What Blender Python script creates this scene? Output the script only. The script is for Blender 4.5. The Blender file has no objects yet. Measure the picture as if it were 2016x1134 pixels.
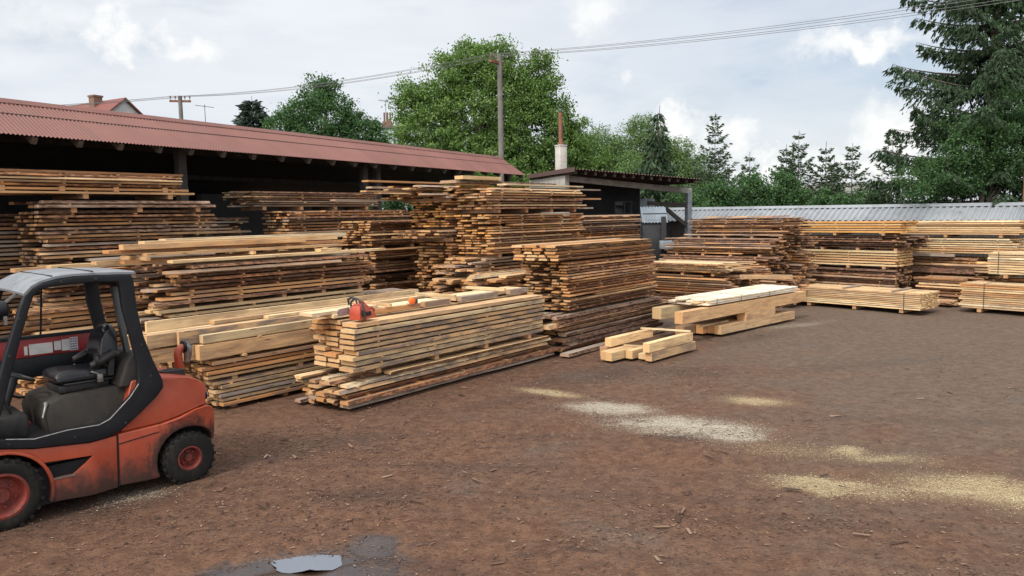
import bpy, bmesh, math, random
import numpy as np
from mathutils import Vector, Matrix
from mathutils.bvhtree import BVHTree

R = math.radians
scene = bpy.context.scene
COL = scene.collection

# ------------------------------------------------------------------ camera
CAM_H = 2.75
pitch = math.atan((567 - 424) / 1500.0)
roll = R(1.0)
f0 = Vector((0, math.cos(pitch), -math.sin(pitch)))
r0 = Vector((1, 0, 0))
u0 = r0.cross(f0)
cr, sr = math.cos(roll), math.sin(roll)
cam_r = r0 * cr - u0 * sr
cam_u = u0 * cr + r0 * sr
cd = bpy.data.cameras.new("camera")
cam = bpy.data.objects.new("camera", cd)
COL.objects.link(cam)
m = Matrix((cam_r, cam_u, -f0)).transposed().to_4x4()
m.translation = (0, 0, CAM_H)
cam.matrix_world = m
cd.sensor_width = 36.0
cd.lens = 1500.0 / 2016.0 * 36.0
cd.clip_start = 0.05
cd.clip_end = 2000.0
scene.camera = cam

# ------------------------------------------------------------------ exposure
scene.view_settings.view_transform = 'Standard'
scene.view_settings.look = 'None'
scene.view_settings.exposure = 0.34
scene.view_settings.gamma = 1.0
scene.cycles.max_bounces = 6
scene.cycles.transparent_max_bounces = 8

# ------------------------------------------------------------------ sky and sun
SUN_EL, SUN_AZ = R(50), R(-146)          # azimuth from +Y towards +X
world = bpy.data.worlds.new("World")
scene.world = world
world.use_nodes = True
wn, wl = world.node_tree.nodes, world.node_tree.links
wn.clear()


def N(tree, kind, **kw):
    n = tree.nodes.new(kind)
    ins = kw.pop("ins", {})
    for k, v in kw.items():
        setattr(n, k, v)
    for k, v in ins.items():
        if isinstance(v, bpy.types.NodeSocket):
            tree.links.new(v, n.inputs[k])
        else:
            n.inputs[k].default_value = v
    return n


def M_(tree, op, a, b=None, c=None, clamp=False):
    n = tree.nodes.new("ShaderNodeMath")
    n.operation = op
    n.use_clamp = clamp
    for i, v in enumerate((a, b, c)):
        if v is None:
            continue
        if isinstance(v, bpy.types.NodeSocket):
            tree.links.new(v, n.inputs[i])
        else:
            n.inputs[i].default_value = v
    return n.outputs[0]


def SS(tree, v, lo, hi):
    n = tree.nodes.new("ShaderNodeMapRange")
    n.interpolation_type = 'SMOOTHSTEP'
    tree.links.new(v, n.inputs[0])
    n.inputs[1].default_value = lo
    n.inputs[2].default_value = hi
    return n.outputs[0]


def MIX(tree, fac, a, b, blend='MIX'):
    n = tree.nodes.new("ShaderNodeMix")
    n.data_type = 'RGBA'
    n.blend_type = blend
    for i, v in ((0, fac), (6, a), (7, b)):
        if isinstance(v, bpy.types.NodeSocket):
            tree.links.new(v, n.inputs[i])
        elif i == 0:
            n.inputs[0].default_value = v
        else:
            n.inputs[i].default_value = (v[0], v[1], v[2], 1)
    return n.outputs[2]


def NOISE(tree, vec, scale, detail=3, rough=0.55, dist=0.0):
    n = tree.nodes.new("ShaderNodeTexNoise")
    if vec is not None:
        tree.links.new(vec, n.inputs["Vector"])
    n.inputs["Scale"].default_value = scale
    n.inputs["Detail"].default_value = detail
    n.inputs["Roughness"].default_value = rough
    n.inputs["Distortion"].default_value = dist
    return n.outputs[0]


def MAPP(tree, vec, scale=(1, 1, 1), loc=(0, 0, 0), rot=(0, 0, 0), kind='POINT'):
    n = tree.nodes.new("ShaderNodeMapping")
    n.vector_type = kind
    tree.links.new(vec, n.inputs[0])
    n.inputs["Location"].default_value = loc
    n.inputs["Rotation"].default_value = rot
    n.inputs["Scale"].default_value = scale
    return n.outputs[0]


def build_world():
    t = world.node_tree
    out = N(t, "ShaderNodeOutputWorld")
    bg = N(t, "ShaderNodeBackground")
    bg.inputs["Strength"].default_value = 0.1
    t.links.new(bg.outputs[0], out.inputs[0])
    sky = N(t, "ShaderNodeTexSky", sky_type='NISHITA')
    sky.sun_disc = False
    sky.sun_elevation = SUN_EL
    sky.sun_rotation = SUN_AZ
    sky.dust_density = 2.0
    d = N(t, "ShaderNodeTexCoord").outputs["Generated"]
    # high thin cloud sheet, drawn out along the horizon
    v1 = MAPP(t, d, scale=(1.0, 1.0, 3.4), rot=(0, R(8), 0))
    n1 = NOISE(t, v1, 2.3, 7, 0.58, 0.35)
    n2 = NOISE(t, v1, 9.0, 5, 0.6, 0.2)
    sheet = M_(t, 'ADD', M_(t, 'MULTIPLY', n1, 0.75), M_(t, 'MULTIPLY', n2, 0.25))
    # the sheet thins out in one broad window of bluer sky
    win = N(t, "ShaderNodeVectorMath", operation='DISTANCE', ins={0: d, 1: (0.36, 0.90, 0.25)}).outputs["Value"]
    thin = M_(t, 'SUBTRACT', 1.0, SS(t, win, 0.05, 0.42))
    fac = M_(t, 'SUBTRACT', SS(t, sheet, 0.22, 0.56), M_(t, 'MULTIPLY', thin, 0.42), clamp=True)
    fac = M_(t, 'ADD', M_(t, 'MULTIPLY', fac, 0.62), 0.36)
    shade = NOISE(t, v1, 3.1, 5, 0.6, 0.3)
    cloud = MIX(t, SS(t, shade, 0.25, 0.75), (6.2, 6.55, 7.05), (7.15, 7.4, 7.75))
    sheetc = MIX(t, fac, sky.outputs[0], cloud)
    # small bright cumulus
    wob = N(t, "ShaderNodeTexNoise", ins={"Vector": d, "Scale": 16.0, "Detail": 6.0, "Roughness": 0.62})
    woff = N(t, "ShaderNodeVectorMath", operation='SUBTRACT', ins={0: wob.outputs[1], 1: (0.5, 0.5, 0.5)})
    wsc = N(t, "ShaderNodeVectorMath", operation='SCALE', ins={0: woff.outputs[0], "Scale": 0.13})
    dd = N(t, "ShaderNodeVectorMath", operation='ADD', ins={0: d, 1: wsc.outputs[0]}).outputs[0]
    total = None
    for cx, cy, cz, rx, rz, s in CUMULUS:
        w = math.hypot(cx, cy)
        mp = MAPP(t, dd, loc=(cx, cy, cz), rot=(0, 0, math.atan2(-cx, cy)), scale=(rx, 0.5, rz), kind='TEXTURE')
        ln = N(t, "ShaderNodeVectorMath", operation='LENGTH', ins={0: mp}).outputs["Value"]
        k = M_(t, 'MULTIPLY', M_(t, 'SUBTRACT', 1.0, SS(t, ln, 0.1, 1.2)), s)
        total = k if total is None else M_(t, 'MAXIMUM', total, k)
    col = MIX(t, total, sheetc, (8.35, 8.35, 8.2))
    # broad glow added round the sun, behind the viewer, as fill for near faces
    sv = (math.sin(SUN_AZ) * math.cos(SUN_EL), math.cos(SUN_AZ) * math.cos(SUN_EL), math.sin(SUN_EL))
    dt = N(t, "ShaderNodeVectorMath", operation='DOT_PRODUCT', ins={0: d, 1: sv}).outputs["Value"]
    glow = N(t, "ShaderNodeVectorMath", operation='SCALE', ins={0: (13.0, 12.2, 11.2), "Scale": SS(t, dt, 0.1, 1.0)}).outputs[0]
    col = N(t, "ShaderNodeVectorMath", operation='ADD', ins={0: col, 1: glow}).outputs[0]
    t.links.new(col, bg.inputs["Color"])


def sky_dir(px, py):
    v = f0 + cam_r * ((px - 1008) / 1500.0) + cam_u * ((567 - py) / 1500.0)
    return v.normalized()


CUMULUS = []
for px, py, rx, rz, s in ((205, 55, .034, .020, .8), (255, 88, .030, .018, .85), (372, 80, .042, .024, .8),
                          (1185, 15, .05, .045, .75), (1150, 55, .022, .018, .6), (1700, 95, .075, .022, .95),
                          (1345, 245, .045, .024, .95), (1440, 268, .040, .022, .85), (1330, 285, .05, .025, .8),
                          (1760, 255, .055, .040, 1.0), (1510, 320, .05, .018, .85), (1700, 350, .09, .02, .8),
                          (1225, 130, .014, .010, .5), (60, 20, .06, .02, .35), (1640, 310, .06, .018, .6)):
    v = sky_dir(px, py)
    CUMULUS.append((v.x, v.y, v.z, rx, rz, s))
build_world()

sd = bpy.data.lights.new("sun", 'SUN')
sd.energy = 2.2
sd.angle = R(8)
sd.color = (1.0, 0.94, 0.84)
sun = bpy.data.objects.new("sun", sd)
COL.objects.link(sun)
sdir = Vector((math.sin(SUN_AZ) * math.cos(SUN_EL), math.cos(SUN_AZ) * math.cos(SUN_EL), math.sin(SUN_EL)))
sun.rotation_euler = sdir.to_track_quat('Z', 'Y').to_euler()
sun.location = sdir * 60


# ------------------------------------------------------------------ helpers
def tag(o, label=None, cat=None, group=None, kind=None):
    if label:
        n = len(label.split())
        assert 4 <= n <= 16, (n, label)
        o["label"] = label
    if cat:
        o["category"] = cat
    if group:
        o["group"] = group
    if kind:
        o["kind"] = kind
    return o


def empty(name, loc=(0, 0, 0), rz=0.0):
    o = bpy.data.objects.new(name, None)
    o.empty_display_size = 0.2
    COL.objects.link(o)
    o.location = loc
    o.rotation_euler = (0, 0, rz)
    return o


def link(name, me, mats, parent=None, smooth=None):
    o = bpy.data.objects.new(name, me)
    COL.objects.link(o)
    for mt in (mats if isinstance(mats, (list, tuple)) else [mats]):
        me.materials.append(mt)
    if parent is not None:
        o.parent = parent
    if smooth is not None:
        me.polygons.foreach_set("use_smooth", [True] * len(me.polygons))
        me.set_sharp_from_angle(angle=R(smooth))
    return o


class MB:
    """collects plain polygons"""
    def __init__(self):
        self.v, self.f, self.m = [], [], []

    def add(self, vs, fs, mat=0):
        b = len(self.v)
        self.v += [tuple(p) for p in vs]
        self.f += [tuple(b + i for i in f) for f in fs]
        self.m += [mat] * len(fs)
        return self

    def box(self, x0, x1, y0, y1, z0, z1, mat=0):
        vs = [(x, y, z) for z in (z0, z1) for y in (y0, y1) for x in (x0, x1)]
        return self.add(vs, [(0, 2, 3, 1), (4, 5, 7, 6), (0, 1, 5, 4), (2, 6, 7, 3), (0, 4, 6, 2), (1, 3, 7, 5)], mat)

    def bar(self, a, b, w, h, mat=0, up=(0, 0, 1)):
        a, b = Vector(a), Vector(b)
        d = (b - a).normalized()
        s = d.cross(Vector(up))
        if s.length < 1e-4:
            s = d.cross(Vector((1, 0, 0)))
        s.normalize()
        u = s.cross(d).normalized()
        vs = [p + s * (i * w / 2) + u * (j * h / 2) for p in (a, b) for i, j in ((-1, -1), (1, -1), (1, 1), (-1, 1))]
        return self.add(vs, [(0, 1, 2, 3), (7, 6, 5, 4), (0, 4, 5, 1), (1, 5, 6, 2), (2, 6, 7, 3), (3, 7, 4, 0)], mat)

    def tube(self, pts, rad, n=10, mat=0, cap=True):
        pts = [Vector(p) for p in pts]
        rad = rad if isinstance(rad, (list, tuple)) else [rad] * len(pts)
        rings = []
        prev = None
        for i, p in enumerate(pts):
            d = (pts[min(i + 1, len(pts) - 1)] - pts[max(i - 1, 0)]).normalized()
            if prev is None:
                s = d.cross(Vector((0, 0, 1)))
                if s.length < 1e-3:
                    s = d.cross(Vector((1, 0, 0)))
            else:
                s = prev - d * prev.dot(d)
            s.normalize()
            prev = s
            u = d.cross(s)
            rings.append([p + (s * math.cos(2 * math.pi * k / n) + u * math.sin(2 * math.pi * k / n)) * rad[i] for k in range(n)])
        vs = [q for r_ in rings for q in r_]
        fs = []
        for i in range(len(pts) - 1):
            for k in range(n):
                k2 = (k + 1) % n
                fs.append((i * n + k, i * n + k2, (i + 1) * n + k2, (i + 1) * n + k))
        if cap:
            fs.append(tuple(reversed(range(n))))
            fs.append(tuple((len(pts) - 1) * n + k for k in range(n)))
        return self.add(vs, fs, mat)

    def lathe(self, prof, c, axis, n=32, mat=0, a0=0.0, a1=2 * math.pi):
        """prof: (radius, along axis); c: centre; axis 'y' or 'z'"""
        full = abs(a1 - a0 - 2 * math.pi) < 1e-6
        cnt = n if full else n + 1
        vs = []
        for k in range(cnt):
            a = a0 + (a1 - a0) * k / n
            for r_, t in prof:
                if axis == 'y':
                    vs.append((c[0] + r_ * math.cos(a), c[1] + t, c[2] + r_ * math.sin(a)))
                else:
                    vs.append((c[0] + r_ * math.cos(a), c[1] + r_ * math.sin(a), c[2] + t))
        p = len(prof)
        fs = []
        for k in range(n):
            k2 = (k + 1) % cnt
            for i in range(p - 1):
                fs.append((k * p + i, k * p + i + 1, k2 * p + i + 1, k2 * p + i))
        return self.add(vs, fs, mat)

    def mesh(self, name, bevel=0.0, seg=2, angle=35):
        me = bpy.data.meshes.new(name)
        me.from_pydata([tuple(v) for v in self.v], [], self.f)
        me.polygons.foreach_set("material_index", self.m)
        bm = bmesh.new()
        bm.from_mesh(me)
        bmesh.ops.recalc_face_normals(bm, faces=bm.faces)
        if bevel > 0:
            es = [e for e in bm.edges if len(e.link_faces) == 2 and e.calc_face_angle(0) > R(angle)]
            bmesh.ops.bevel(bm, geom=es, offset=bevel, segments=seg, affect='EDGES', profile=0.5, clamp_overlap=True)
        bm.to_mesh(me)
        bm.free()
        me.update()
        return me

    def obj(self, name, mats, parent=None, bevel=0.0, seg=2, smooth=40, angle=35):
        return link(name, self.mesh(name, bevel, seg, angle), mats, parent, smooth)


def vnoise(x, y, seed=0):
    """smooth value noise 0..1 for numpy arrays"""
    x, y = np.asarray(x, float), np.asarray(y, float)
    xi, yi = np.floor(x).astype(np.int64), np.floor(y).astype(np.int64)
    fx, fy = x - xi, y - yi
    fx, fy = fx * fx * (3 - 2 * fx), fy * fy * (3 - 2 * fy)

    def h(a, b):
        n = (a * 374761393 + b * 668265263 + seed * 974634777) & 0x7fffffff
        n = ((n ^ (n >> 13)) * 1274126177) & 0x7fffffff
        return ((n ^ (n >> 16)) & 0xffff) / 65535.0
    return (h(xi, yi) * (1 - fx) + h(xi + 1, yi) * fx) * (1 - fy) + (h(xi, yi + 1) * (1 - fx) + h(xi + 1, yi + 1) * fx) * fy


def raw_mesh(name, V, F, colors=None, uvs=None):
    """fast mesh of quads or triangles from numpy arrays"""
    V = np.asarray(V, np.float32)
    F = np.asarray(F, np.int32)
    k = F.shape[1]
    me = bpy.data.meshes.new(name)
    me.vertices.add(len(V))
    me.vertices.foreach_set("co", V.ravel())
    me.loops.add(F.size)
    me.loops.foreach_set("vertex_index", F.ravel())
    me.polygons.add(len(F))
    me.polygons.foreach_set("loop_start", np.arange(0, F.size, k, dtype=np.int32))
    me.polygons.foreach_set("loop_total", np.full(len(F), k, np.int32))
    me.update(calc_edges=True)
    if colors is not None:
        a = me.color_attributes.new("tint", 'FLOAT_COLOR', 'POINT')
        a.data.foreach_set("color", np.asarray(colors, np.float32).ravel())
    me.validate()
    return me
# ------------------------------------------------------------------ materials
def new_mat(name):
    mt = bpy.data.materials.new(name)
    mt.use_nodes = True
    t = mt.node_tree
    t.nodes.clear()
    out = t.nodes.new("ShaderNodeOutputMaterial")
    b = t.nodes.new("ShaderNodeBsdfPrincipled")
    t.links.new(b.outputs[0], out.inputs[0])
    return mt, t, b


def BUMP(t, b, h, strength=0.4, dist=0.01):
    n = t.nodes.new("ShaderNodeBump")
    n.inputs["Strength"].default_value = strength
    n.inputs["Distance"].default_value = dist
    t.links.new(h, n.inputs["Height"])
    t.links.new(n.outputs[0], b.inputs["Normal"])


def setc(t, b, v):
    if isinstance(v, bpy.types.NodeSocket):
        t.links.new(v, b.inputs["Base Color"])
    else:
        b.inputs["Base Color"].default_value = (v[0], v[1], v[2], 1)


def simple_mat(name, c1, c2=None, scale=6.0, rough=0.7, metal=0.0, bump=0.0, lo=0.35, hi=0.65, spec=0.5, c3=None, scale3=30, amt3=0.5):
    mt, t, b = new_mat(name)
    b.inputs["Roughness"].default_value = rough
    b.inputs["Metallic"].default_value = metal
    b.inputs["Specular IOR Level"].default_value = spec
    v = t.nodes.new("ShaderNodeTexCoord").outputs["Object"]
    n = NOISE(t, v, scale, 6, 0.6)
    col = MIX(t, SS(t, n, lo, hi), c1, c2 if c2 else c1)
    if c3:
        n3 = NOISE(t, v, scale3, 4, 0.6)
        col = MIX(t, M_(t, 'MULTIPLY', SS(t, n3, 0.5, 0.7), amt3), col, c3)
    setc(t, b, col)
    if bump:
        BUMP(t, b, NOISE(t, v, scale * 6, 5), bump, 0.01)
    return mt


def wood_mats():
    # sawn faces
    mt, t, b = new_mat("sawn_wood")
    b.inputs["Roughness"].default_value = 0.78
    b.inputs["Specular IOR Level"].default_value = 0.25
    uv = N(t, "ShaderNodeUVMap").outputs[0]
    at = N(t, "ShaderNodeAttribute", attribute_name="tint")
    tint, al = at.outputs["Color"], at.outputs["Alpha"]
    g = NOISE(t, MAPP(t, uv, scale=(1.6, 34, 1)), 1.0, 5, 0.6, 0.7)
    lo = NOISE(t, MAPP(t, uv, scale=(0.9, 3.2, 1)), 1.0, 4, 0.6, 0.4)
    lo2 = NOISE(t, MAPP(t, uv, scale=(2.3, 9.0, 1)), 1.0, 5, 0.65, 0.4)
    gm = N(t, "ShaderNodeMapRange", ins={0: g, 1: 0.25, 2: 0.75, 3: 0.66, 4: 1.26}).outputs[0]
    gc = N(t, "ShaderNodeCombineXYZ", ins={0: gm, 1: gm, 2: gm}).outputs[0]
    col = MIX(t, 1.0, tint, gc, 'MULTIPLY')
    warm = MIX(t, 1.0, col, (0.80, 0.62, 0.46), 'MULTIPLY')
    col = MIX(t, M_(t, 'MULTIPLY', SS(t, lo, 0.45, 0.7), 0.55), col, warm)
    # weather stain, knots
    st = M_(t, 'MULTIPLY', SS(t, M_(t, 'ADD', M_(t, 'MULTIPLY', lo2, 0.6), M_(t, 'MULTIPLY', lo, 0.4)), 0.43, 0.62), al)
    col = MIX(t, st, col, MIX(t, g, (0.11, 0.086, 0.076), (0.27, 0.21, 0.17)))
    vo = N(t, "ShaderNodeTexVoronoi", ins={"Vector": MAPP(t, uv, scale=(1.5, 8.0, 1)), "Scale": 1.0}).outputs["Distance"]
    col = MIX(t, M_(t, 'MULTIPLY', M_(t, 'SUBTRACT', 1.0, SS(t, vo, 0.05, 0.12)), 0.75), col, (0.13, 0.06, 0.028))
    setc(t, b, col)
    BUMP(t, b, M_(t, 'ADD', g, M_(t, 'MULTIPLY', lo2, 0.6)), 0.35, 0.004)
    # bark and waney edges
    m2, t, b = new_mat("bark_edge")
    b.inputs["Roughness"].default_value = 0.9
    b.inputs["Specular IOR Level"].default_value = 0.15
    uv = N(t, "ShaderNodeUVMap").outputs[0]
    at = N(t, "ShaderNodeAttribute", attribute_name="tint")
    n1 = NOISE(t, MAPP(t, uv, scale=(7, 26, 1)), 1.0, 6, 0.65, 0.5)
    n2 = NOISE(t, MAPP(t, uv, scale=(1.1, 3.0, 1)), 1.0, 4, 0.6, 0.3)
    n3 = NOISE(t, MAPP(t, uv, scale=(0.9, 1.6, 1), loc=(31, 7, 0)), 1.0, 3, 0.5, 0.2)
    c = MIX(t, SS(t, n1, 0.38, 0.66), (0.048, 0.033, 0.027), (0.205, 0.135, 0.100))
    c = MIX(t, M_(t, 'MULTIPLY', SS(t, n2, 0.5, 0.68), 0.5), c, (0.205, 0.165, 0.14))
    bare = M_(t, 'MULTIPLY', SS(t, n3, 0.54, 0.66), M_(t, 'SUBTRACT', 1.0, M_(t, 'MULTIPLY', at.outputs["Alpha"], 0.75)))
    c = MIX(t, bare, c, MIX(t, 0.28, at.outputs["Color"], (0.13, 0.08, 0.06)))
    c = MIX(t, 1.0, c, MIX(t, 0.45, (1, 1, 1), N(t, "ShaderNodeVectorMath", operation='SCALE', ins={0: at.outputs["Color"], "Scale": 4.2}).outputs[0]), 'MULTIPLY')
    setc(t, b, c)
    BUMP(t, b, n1, 0.9, 0.02)
    # end grain
    m3, t, b = new_mat("end_grain")
    b.inputs["Roughness"].default_value = 0.85
    b.inputs["Specular IOR Level"].default_value = 0.2
    uv = N(t, "ShaderNodeUVMap").outputs[0]
    at = N(t, "ShaderNodeAttribute", attribute_name="tint")
    n1 = NOISE(t, MAPP(t, uv, scale=(22, 40, 1)), 1.0, 4, 0.6, 0.8)
    n2 = NOISE(t, MAPP(t, uv, scale=(7, 5, 1)), 1.0, 3, 0.6)
    c = MIX(t, 0.30, at.outputs["Color"], (0.52, 0.25, 0.085))
    c = MIX(t, M_(t, 'MULTIPLY', SS(t, n1, 0.45, 0.72), 0.35), c, MIX(t, 1.0, c, (0.55, 0.42, 0.32), 'MULTIPLY'))
    c = MIX(t, M_(t, 'MULTIPLY', SS(t, n2, 0.55, 0.8), 0.45), c, (0.20, 0.12, 0.07))
    setc(t, b, c)
    return [mt, m2, m3]


WOOD = wood_mats()


def leaf_mat(name, trans=0.3, rough=0.55):
    mt, t, b = new_mat(name)
    at = N(t, "ShaderNodeAttribute", attribute_name="tint").outputs["Color"]
    setc(t, b, at)
    b.inputs["Roughness"].default_value = rough
    b.inputs["Specular IOR Level"].default_value = 0.3
    tr = t.nodes.new("ShaderNodeBsdfTranslucent")
    t.links.new(MIX(t, 1.0, at, (1.3, 1.5, 0.7), 'MULTIPLY'), tr.inputs[0])
    mx = t.nodes.new("ShaderNodeMixShader")
    mx.inputs[0].default_value = trans
    t.links.new(b.outputs[0], mx.inputs[1])
    t.links.new(tr.outputs[0], mx.inputs[2])
    out = [n for n in t.nodes if n.type == 'OUTPUT_MATERIAL'][0]
    t.links.new(mx.outputs[0], out.inputs[0])
    return mt


LEAF = leaf_mat("leaf_green", 0.32)
NEEDLE = leaf_mat("needle_green", 0.08, 0.7)
TRUNK = simple_mat("tree_bark", (0.055, 0.042, 0.034), (0.12, 0.10, 0.085), 9, 0.95, bump=0.6)


def attr_mat(name, rough=0.9):
    mt, t, b = new_mat(name)
    at = N(t, "ShaderNodeAttribute", attribute_name="tint").outputs["Color"]
    setc(t, b, at)
    b.inputs["Roughness"].default_value = rough
    b.inputs["Specular IOR Level"].default_value = 0.2
    return mt


FLAKE = attr_mat("wood_flake")


def roof_mat(name, c1, c2, dirt, rough=0.6, metal=0.0, sc=1.0, d_amt=0.5):
    mt, t, b = new_mat(name)
    v = t.nodes.new("ShaderNodeTexCoord").outputs["Object"]
    n1 = NOISE(t, MAPP(t, v, scale=(0.5 * sc, 0.5 * sc, 0.5 * sc)), 1.0, 5, 0.6)
    n2 = NOISE(t, v, 14.0, 5, 0.65)
    n3 = NOISE(t, v, 2.2, 6, 0.65)
    c = MIX(t, SS(t, n1, 0.35, 0.65), c1, c2)
    c = MIX(t, M_(t, 'MULTIPLY', SS(t, n3, 0.48, 0.7), d_amt), c, dirt)
    c = MIX(t, M_(t, 'MULTIPLY', SS(t, n2, 0.58, 0.72), 0.35), c, dirt)
    # each sheet weathered a little differently, dark streaks at the laps
    sx = N(t, "ShaderNodeSeparateXYZ", ins={0: v}).outputs[0]
    q = M_(t, 'DIVIDE', sx, 0.92)
    wn_ = N(t, "ShaderNodeTexWhiteNoise", noise_dimensions='1D', ins={"W": M_(t, 'FLOOR', q)}).outputs["Value"]
    k = N(t, "ShaderNodeMapRange", ins={0: wn_, 1: 0.0, 2: 1.0, 3: 0.93, 4: 1.05}).outputs[0]
    lap = M_(t, 'SUBTRACT', 1.0, M_(t, 'MULTIPLY', M_(t, 'SUBTRACT', 1.0, SS(t, M_(t, 'FRACT', q), 0.0, 0.035)), 0.22))
    k = M_(t, 'MULTIPLY', k, lap)
    kc = N(t, "ShaderNodeCombineXYZ", ins={0: k, 1: k, 2: k}).outputs[0]
    c = MIX(t, 1.0, c, kc, 'MULTIPLY')
    setc(t, b, c)
    b.inputs["Roughness"].default_value = rough
    b.inputs["Metallic"].default_value = metal
    return mt


RED_SHEET = roof_mat("red_sheet_roof", (0.142, 0.055, 0.044), (0.168, 0.068, 0.055), (0.118, 0.062, 0.052), 0.62)
SILVER_SHEET = roof_mat("silver_sheet_roof", (0.205, 0.225, 0.25), (0.26, 0.28, 0.305), (0.13, 0.14, 0.155), 0.55, 0.2)
BLUE_SHEET = roof_mat("weathered_zinc", (0.20, 0.24, 0.28), (0.30, 0.34, 0.38), (0.12, 0.13, 0.15), 0.45, 0.3)
OLD_TIMBER = simple_mat("old_dark_timber", (0.028, 0.025, 0.024), (0.05, 0.043, 0.039), 5, 0.9)
RAFTER_WOOD = simple_mat("rafter_timber", (0.045, 0.034, 0.028), (0.08, 0.06, 0.05), 6, 0.9)
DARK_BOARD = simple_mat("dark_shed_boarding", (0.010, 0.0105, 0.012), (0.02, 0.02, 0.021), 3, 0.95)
GREY_RENDER = simple_mat("grey_render", (0.30, 0.30, 0.29), (0.38, 0.37, 0.36), 2, 0.9)
WHITE_RENDER = simple_mat("white_render", (0.36, 0.35, 0.325), (0.44, 0.425, 0.39), 3, 0.9, c3=(0.32, 0.25, 0.2), scale3=5, amt3=0.4)
CONCRETE = simple_mat("pole_concrete", (0.115, 0.108, 0.10), (0.165, 0.155, 0.145), 4, 0.9, c3=(0.10, 0.095, 0.09), scale3=12)
RUST = simple_mat("rusty_iron", (0.14, 0.055, 0.035), (0.22, 0.095, 0.06), 7, 0.85, c3=(0.06, 0.035, 0.03), scale3=20)
WIRE = simple_mat("aluminium_wire", (0.12, 0.12, 0.125), None, 3, 0.5, 0.4)
CERAMIC = simple_mat("dark_insulator", (0.10, 0.06, 0.045), None, 3, 0.3)
BRICK = simple_mat("chimney_brick", (0.14, 0.08, 0.06), (0.20, 0.12, 0.085), 14, 0.9)
TILE = simple_mat("red_roof_tile", (0.13, 0.04, 0.035), (0.17, 0.055, 0.045), 8, 0.8)
BLUE_WALL = simple_mat("blue_grey_wall", (0.36, 0.41, 0.46), (0.42, 0.46, 0.50), 2, 0.9)
GREY_TIMBER = simple_mat("weathered_grey_timber", (0.22, 0.205, 0.19), (0.32, 0.30, 0.28), 5, 0.9)
BLUEGREY_PAINT = simple_mat("blue_grey_paint", (0.16, 0.19, 0.22), (0.22, 0.25, 0.28), 6, 0.6)
# ------------------------------------------------------------------ ground
# sawdust and bark spills: (x, y, radius x, radius y, turn, strength, pale tone)
SPILLS = [(1.36, 10.75, .75, .42, -.3, 1.0, 0), (2.15, 9.75, 1.15, .55, -.35, 1.0, 0), (2.7, 9.3, .5, .5, 0, .8, 0),
          (3.1, 7.55, .62, .36, -.25, .95, 1), (3.55, 7.3, .6, .3, 0, .55, 1), (4.6, 7.35, 1.0, .5, -.25, .85, 1), (5.3, 6.95, .9, .6, -.2, .95, 1),
          (4.1, 8.3, .75, .25, -.15, .6, 1), (3.85, 8.55, .28, .22, 0, .9, 1), (3.5, 11.0, .6, .3, -.35, .8, 1), (.55, 11.75, .75, .22, -.55, .9, 1),
          (-3.95, 7.55, .55, .3, .4, .45, 0), (6.9, 18.3, 1.6, .35, .5, .4, 0), (3.2, 8.6, .9, .4, -.2, .35, 1)]
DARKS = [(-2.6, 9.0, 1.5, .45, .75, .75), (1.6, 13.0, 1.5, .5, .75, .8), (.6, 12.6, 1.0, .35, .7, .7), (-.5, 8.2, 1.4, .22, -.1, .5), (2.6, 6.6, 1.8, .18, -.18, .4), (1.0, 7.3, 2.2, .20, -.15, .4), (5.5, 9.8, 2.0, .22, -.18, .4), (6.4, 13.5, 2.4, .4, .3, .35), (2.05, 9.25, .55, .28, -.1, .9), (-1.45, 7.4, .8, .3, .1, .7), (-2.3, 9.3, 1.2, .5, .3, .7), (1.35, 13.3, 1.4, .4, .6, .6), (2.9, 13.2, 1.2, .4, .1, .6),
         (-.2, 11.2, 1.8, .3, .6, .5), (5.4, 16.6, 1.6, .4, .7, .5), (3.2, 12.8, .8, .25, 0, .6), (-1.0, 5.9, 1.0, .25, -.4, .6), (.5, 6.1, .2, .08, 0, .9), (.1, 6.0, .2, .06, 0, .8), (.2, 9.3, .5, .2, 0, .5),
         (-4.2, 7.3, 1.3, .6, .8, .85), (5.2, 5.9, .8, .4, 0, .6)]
WETS = [(-1.80, 5.80, 1.1, .42, .30, 1.0), (-1.6, 5.62, .9, .3, .1, 1.0), (-1.22, 6.2, .30, .36, .6, .95), (-2.6, 5.35, 1.3, .50, .3, 1.0), (-1.2, 5.75, .5, .2, -.1, .9), (-2.2, 5.6, .8, .3, .3, 1.0)]


def blob(t, pos, x, y, rx, ry, rot, wob, lo=0.25, hi=1.0):
    mp = MAPP(t, pos, loc=(x, y, 0), rot=(0, 0, rot), scale=(rx, ry, 1000), kind='TEXTURE')
    ln = N(t, "ShaderNodeVectorMath", operation='LENGTH', ins={0: mp}).outputs["Value"]
    ln = M_(t, 'ADD', ln, wob)
    return M_(t, 'SUBTRACT', 1.0, SS(t, ln, lo, hi))


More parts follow.
